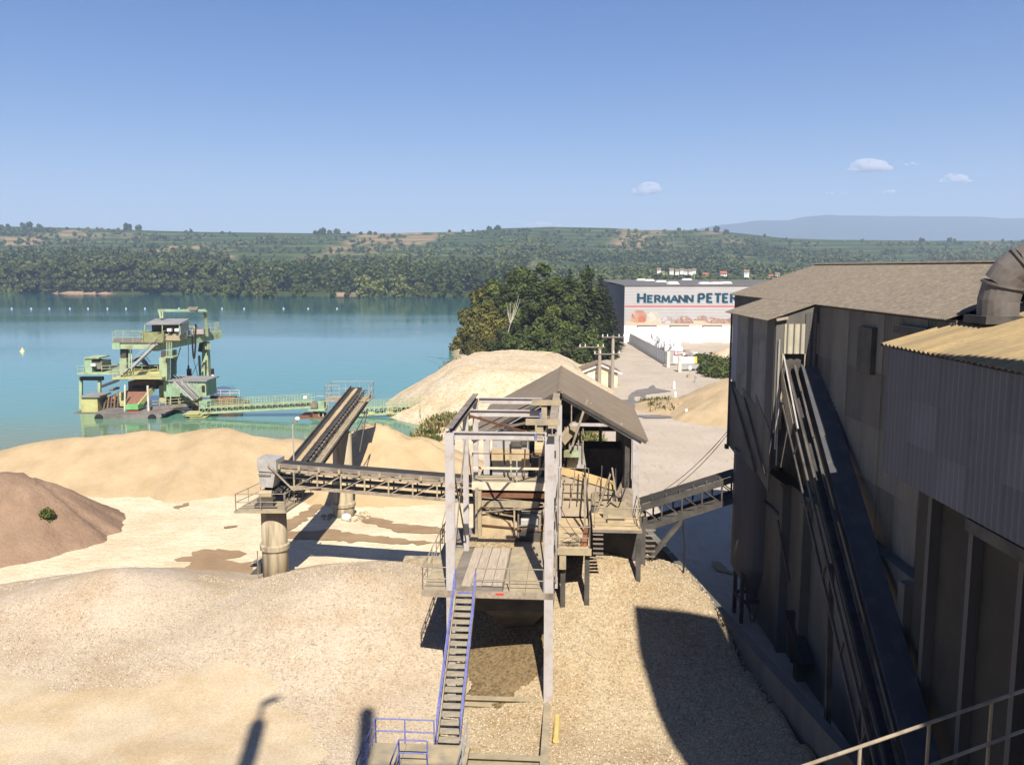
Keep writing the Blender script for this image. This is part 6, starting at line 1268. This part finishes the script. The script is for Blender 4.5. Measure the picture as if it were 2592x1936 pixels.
# stairs and catwalks
def stair(p, q, w=.9):
    p, q = d(*p), d(*q); b = MB()
    s = Vector((0, 1, 0)) * w
    for o in (Vector(), s): b.bar(p + o, q + o, .12, .3); b.bar(p + o + Z * 1, q + o + Z * 1, .06)
    n = 14
    for i in range(n): c = p.lerp(q, (i + .5) / n); b.bar(c, c + s, .28, .05)
    return b.build('stair', galv, DR)
stair((300, 955, .4), (322, 933, .6)); stair((330, 932, .6), (392, 872, 1.0)); stair((488, 1012, -1), (440, 966, -1)); stair((500, 1010, 1), (458, 966, 1))
dbox('mid_catwalk', yellowg, 284, 955, 410, 960, 0, 3); dbox('mid_catwalk', yellowg, 318, 941, 404, 948, 3, 6); dbox('conveyor_cover', dark_steel, 330, 930, 405, 940, 6, 10); drail([(286, 955, .1), (312, 955, .1)], 1.1, yellowg); drail([(378, 955, .1), (408, 955, .1)], 1.1, yellowg); drail([(320, 941, 3.1), (400, 941, 3.1)], .9, yellowg)
stair((376, 935, 8), (356, 910, 8)); dbar('feed_boom', dark_steel, (258, 938, 7), (360, 905, 9), .5, .4); dbar('prop', green, (327, 945, 2), (327, 885, 3), .18); dbar('prop', green, (333, 945, 2), (333, 885, 3), .14)
# screen chute and machinery
MB().prism([d(324, 985, 3), d(383, 985, 3), d(352, 1026, -1.5), d(318, 1026, -1.5)], (0, .3, .3)).build('screen_chute', rust_lt, DR); dbox('screen_head', rust, 325, 966, 395, 985, 3, 6); dbox('screen_bar', black, 335, 976, 386, 981, 2.6, 2.9)
MB().bar(d(388, 984, 2), d(348, 1032, -1.5), .18, .8).build('chute_side', yellowg, DR); dbox('green_box', mat('bright_green', (.16, .42, .16), (.12, .34, .12), 1), 318, 1025, 349, 1037, -2.2, .5); dbox('red_beam', red_p, 324, 1041, 352, 1044, -2.4, -1.8)
dbar('white_post', mat('dirty_white', (.6, .56, .46), (.46, .4, .3), 1), (316, 1045, -1.6), (317, 974, -1.6), .22); dbar('white_post', MATS['dirty_white'], (377, 1048, -1.6), (374, 976, -1.6), .26)
for i in range(16): u = 262 + R.uniform(0, 50); v = 1000 + R.uniform(-16, 38); s = R.uniform(4, 9); dbox('pump_block', (rust, dark_steel, mid_steel, plate)[i % 4], u - s, v - s * .6, u + s, v + s * .6, 3 + R.uniform(0, 4), 8)
for i in range(5): dbar('pump_pipe', (dark_steel, rust)[i % 2], (262 + i * 9, 1040, 2.5), (268 + i * 8, 1008 - i * 4, 4), .22)
dbar('suction_pipe', dark_steel, (258, 978, 5), (300, 962, 3), .35); dbox('yellow_tank', yellowg, 303, 993, 319, 1028, 3.5, 7); dbox('yellow_tank', yellowg, 404, 976, 420, 1018, 3, 6)
# container house
ch = MB().box(d(416, 1004, 2).x, d(520, 1004, 2).x, D0 + 2, D0 + 7, d(416, 1004, 2).z, d(416, 966, 2).z).build('container_house', green2, DR)
p0 = d(416, 1004, 2); MB().corr((p0.x, D0 + 1.95, p0.z), (1, 0, 0), (0, 0, 1), (0, -1, 0), d(505, 1004, 2).x - p0.x, d(416, 967, 2).z - p0.z, pitch=.45, amp=.06).build('ribbed_side', green2, ch); dbox('container_roof', greyroof, 414, 963, 523, 966, 1.7, 7.3); dbox('container_end', green, 507, 972, 521, 1004, 1.8, 1.98); dbox('window', glass_d, 511, 976, 518, 992, 1.7, 1.79)
dbox('under_deck', dark_steel, 418, 1006, 470, 1024, 4, 8); dbox('yellow_panel', yellowg, 463, 1008, 500, 1020, 3, 5); 
for u in (420, 432, 456, 470): dbar('deck_prop', galv, (u, 1046, 1.8), (u, 1004, 1.8), .16)
dbar('deck_conveyor', mid_steel, (372, 1034, 0), (502, 1022, 2), .9, .45); drail([(380, 1031, -.5), (500, 1020, 1.5)], .9, yellowg); dbar('deck_conveyor', dark_steel, (380, 1040, 0), (500, 1030, 2), .6, .25)
dbox('drive_box', green2, 504, 1017, 524, 1033, -1.5, .8); MB().tube(d(535, 1013, 8), d(598, 1013, 8), .72, 16).build('rusty_tank', rust, DR); MB().tube(d(598, 1013, 8), d(612, 1012, 8), .5, 12).build('tank_end', dark_steel, DR); drail([(535, 1002, 7), (606, 1002, 7)], .9, MATS['dirty_white']); dbox('rusty_deck', rust, 530, 1022, 612, 1030, 6, 10); pontoon(528, 612, 1030, 1044, 6, 10, rust)
for i in range(14): u = 420 + R.uniform(0, 80); v = 1030 + R.uniform(-6, 12); dbox('deck_gear', (rust, dark_steel, yellowg, mid_steel)[i % 4], u - 4, v - 4, u + 5, v + 4, 1 + R.uniform(0, 2), 4)
# hoses and hook
b = MB()
for k in range(2):
    pts = [d(486 + 9 * (t / 12) + k, 850 + 58 * math.sin(math.pi * min(1, t / 12)) ** .6 + (0 if t < 12 else -30), 8) for t in range(13)]; b.path(pts, .11, 5)
b.build('hanging_hose', black, DR); dbar('hook_rope', dark_steel, (477, 865, 9), (477, 925, 9), .07); dbox('hook_block', dark_steel, 473, 934, 481, 952, 8.7, 9.3); dbar('hook', dark_steel, (477, 925, 9), (477, 961, 9), .22); dbar('guy_rope', galv, (457, 880, 8), (441, 930, 10), .12); dbar('guy_rope', dark_steel, (490, 910, 12), (503, 960, 14), .06); dbar('guy_rope', dark_steel, (503, 915, 12), (480, 960, 12), .06); dbar('mast_light', galv, (540, 1010, 8), (538, 953, 8), .1); dbox('lamp', white_p, 535, 949, 541, 954, 7.8, 8.2)
for u, v in ((462, 1050), (470, 1054), (480, 1058)): dbox('boarding_step', yellowg, u, v - 2, u + 40, v, -3, 0)
# ------------------------------------------------------------------ floating conveyors
def float_conv(name, lab, p, q, dy, n, w, hgt):
    t = thing(name, lab, 'conveyor', P(p[0], p[1], D0 + dy)); A = P(p[0], p[1], D0 + dy); B = P(q[0], q[1], D0 + dy); s = Vector((0, 1, 0)) * w
    for o in (Vector(), s): MB().bar(A + o, B + o, .14, .3).build('lower_chord', green, t); MB().bar(A + o + Z * hgt, B + o + Z * hgt, .12, .16).build('upper_chord', green, t)
    MB().bar(A + s * .5 + Z * hgt * .8, B + s * .5 + Z * hgt * .8, w * .7, .12).build('belt', rubber, t); MB().bar(A + s * .5 + Z * .3, B + s * .5 + Z * .3, w * .6, .08).build('return_belt', dark_steel, t); b = MB()
    for i in range(n + 1):
        c = A.lerp(B, i / n); b.bar(c, c + Z * hgt, .1)
        if i < n: b.bar(c, A.lerp(B, (i + 1) / n) + Z * hgt, .07)
    b.build('lattice', green, t); railing([A + Z * hgt, B + Z * hgt], t, green, 1.0, .04, (B - A).length / n); railing([A + s + Z * hgt, B + s + Z * hgt], t, green, 1.0, .04, (B - A).length / n)
    return t
F1c = float_conv('floating_conveyor', 'left green floating conveyor reaching from the dredger to the transfer pontoon', (505, 1046), (790, 1030), -2, 20, 1.6, .75)
def fbx(par, name, m, u0, v0, u1, v1, y0, y1): a = P(u0, v1, D0 + y0); b = P(u1, v0, D0 + y0); return MB().box(a.x, b.x, D0 + y0, D0 + y1, a.z, b.z).build(name, m, par)
fbx(F1c, 'drive_box', green2, 803, 1017, 820, 1035, -2, 0); fbx(F1c, 'white_cabinet', white_p, 768, 1003, 777, 1010, -2, -1.4); fbx(F1c, 'motor', mid_steel, 786, 1020, 803, 1033, -2.5, -.5)
TP = thing('transfer_pontoon', 'low rusty pontoon under the transfer point of the floating conveyors', 'pontoon', P(800, 1062, D0)); fbx(TP, 'hull', rust, 752, 1057, 835, 1068, -3, 2); fbx(TP, 'transfer_deck', green, 780, 1036, 822, 1040, -2.6, 1)
for u in (794, 807, 818): MB().bar(P(u, 1058, D0 - 2), P(u, 1040, D0 - 2), .2).build('deck_leg', green, TP)
fbx(TP, 'winch', rust, 788, 1048, 806, 1057, -2.2, 0); fbx(TP, 'rubber_fender', black, 785, 1050, 790, 1058, -2.4, -1.8); c = P(753, 1062, D0 - 3); MB().lathe(c, [(.1, -.45), (.42, -.2), (.45, .1), (.2, .4)], 10).build('white_float', white_p, TP, smooth=True)
MB().bar(P(828, 1050, D0 - 1), P(826, 1003, D0 - 1), .12).bar(P(833, 1035, D0 - 1), P(827, 1003, D0 - 1), .1).bar(P(826, 1002, D0 - 1), P(801, 1002, D0 - 1), .3, .14).build('davit', galv, TP)
F2c = float_conv('floating_conveyor', 'right green floating conveyor leading from behind the rising conveyor to the bank', (868, 1053), (1075, 1042), -2, 18, 1.6, .9)
for u in (895, 940, 985): fbx(F2c, 'name_board', yellowg, u - 8, 1044 - (u - 890) * .045, u + 8, 1052 - (u - 890) * .045, -2.15, -2.1)
EB = thing('bank_station', 'green receiving station where the floating conveyor meets the bank', 'conveyor station', P(1085, 1060, D0 - 2))
fbx(EB, 'deck', green, 1060, 1055, 1098, 1059, -3, 1); fbx(EB, 'drive', plate, 1072, 1040, 1092, 1052, -2.5, 0); fbx(EB, 'float', pont_m, 1040, 1080, 1082, 1084, -4, -1)
for a, c in (((1065, 1082), (1065, 1058)), ((1082, 1082), (1082, 1058)), ((1096, 1078), (1106, 1040)), ((1106, 1040), (1122, 1072)), ((1100, 1076), (1126, 1050)), ((1096, 1060), (1128, 1074)), ((1112, 1074), (1100, 1036))): MB().bar(P(*a, D0 - 3), P(*c, D0 - 3), .22).build('strut', green, EB)
MB().bar(P(1070, 1032, D0 - 3), P(1103, 1030, D0 - 3), .1).build('head_rail', green, EB); fbx(EB, 'bank_winch', dark_steel, 1055, 1066, 1070, 1076, -3.5, -2)
F3c = float_conv('land_conveyor', 'green land conveyor continuing from the bank station behind the shed', (1115, 1064), (1260, 1046), -7, 12, 1.6, .9)
lp = thing('lamp_post', 'thin lamp post in front of the big gravel stockpile', 'lamp post', P(1063, 1050, 120)); MB().tube(P(1064, 1048, 120), P(1063, 997, 120), .06, 6).build('pole', yellowg, lp); MB().bar(P(1063, 997, 120), P(1067, 997, 120), .12).build('lamp_head', galv, lp)
# ------------------------------------------------------------------ clouds, outside the haze
def cloud_mat():
    m = bpy.data.materials.new('cloud_vapour'); m.use_nodes = True; n = m.node_tree.nodes; l = m.node_tree.links; n.remove(n['Principled BSDF'])
    v = n.new('ShaderNodeVolumePrincipled'); v.inputs['Color'].default_value = (1, 1, 1, 1); v.inputs['Anisotropy'].default_value = 0.1
    tc = n.new('ShaderNodeTexCoord'); nz = n.new('ShaderNodeTexNoise'); nz.inputs['Scale'].default_value = .0055; nz.inputs['Detail'].default_value = 6; nz.inputs['Roughness'].default_value = .6; l.new(tc.outputs['Object'], nz.inputs['Vector'])
    r = n.new('ShaderNodeMapRange'); r.inputs['From Min'].default_value = .40; r.inputs['From Max'].default_value = .58; r.inputs['To Max'].default_value = .03; l.new(nz.outputs['Fac'], r.inputs[0])
    l.new(r.outputs[0], v.inputs['Density']); l.new(v.outputs[0], n['Material Output'].inputs['Volume']); return m
cm = cloud_mat(); cm.cycles.volume_step_rate = 2.0
def cloud(u, v, w, h, lab, k):
    Y = 13000; c = P(u, v, Y); s = Y / 2136; bm = bmesh.new(); rr = random.Random(k)
    for i in range(max(5, int(w / 8))):
        t = rr.uniform(-1, 1); r = h * s * .5 * rr.uniform(.5, 1.0) * (1.1 - .7 * abs(t)); mtx = Matrix.Translation((t * w * s * .42, rr.uniform(-80, 80), r * .55 + rr.uniform(0, .2) * h * s)) @ Matrix.Diagonal((1.7, 1.3, .8, 1))
        bmesh.ops.create_icosphere(bm, subdivisions=2, radius=max(20, r), matrix=mtx)
    me = bpy.data.meshes.new('cloud'); bm.to_mesh(me); bm.free(); me.materials.append(cm); o = link('cloud', me, None, c); return tag(o, lab, 'cloud')
cloud(1644, 492, 78, 44, 'small white cumulus above the middle of the hills', 1); cloud(2195, 434, 110, 42, 'largest white cloud over the blue mountains', 2); cloud(2415, 464, 100, 30, 'long wispy cloud right of the largest one', 3)
cloud(2120, 492, 60, 14, 'faint flat cloud left over the mountains', 4); cloud(2240, 490, 60, 14, 'faint flat cloud over the middle of the mountains', 5); cloud(2310, 418, 36, 10, 'tiny wisp right of the largest cloud', 6); cloud(1370, 572, 110, 16, 'pale cloud just showing above the wooded hilltop', 7); cloud(1170, 582, 60, 12, 'pale low cloud above the dip in the hills', 8)
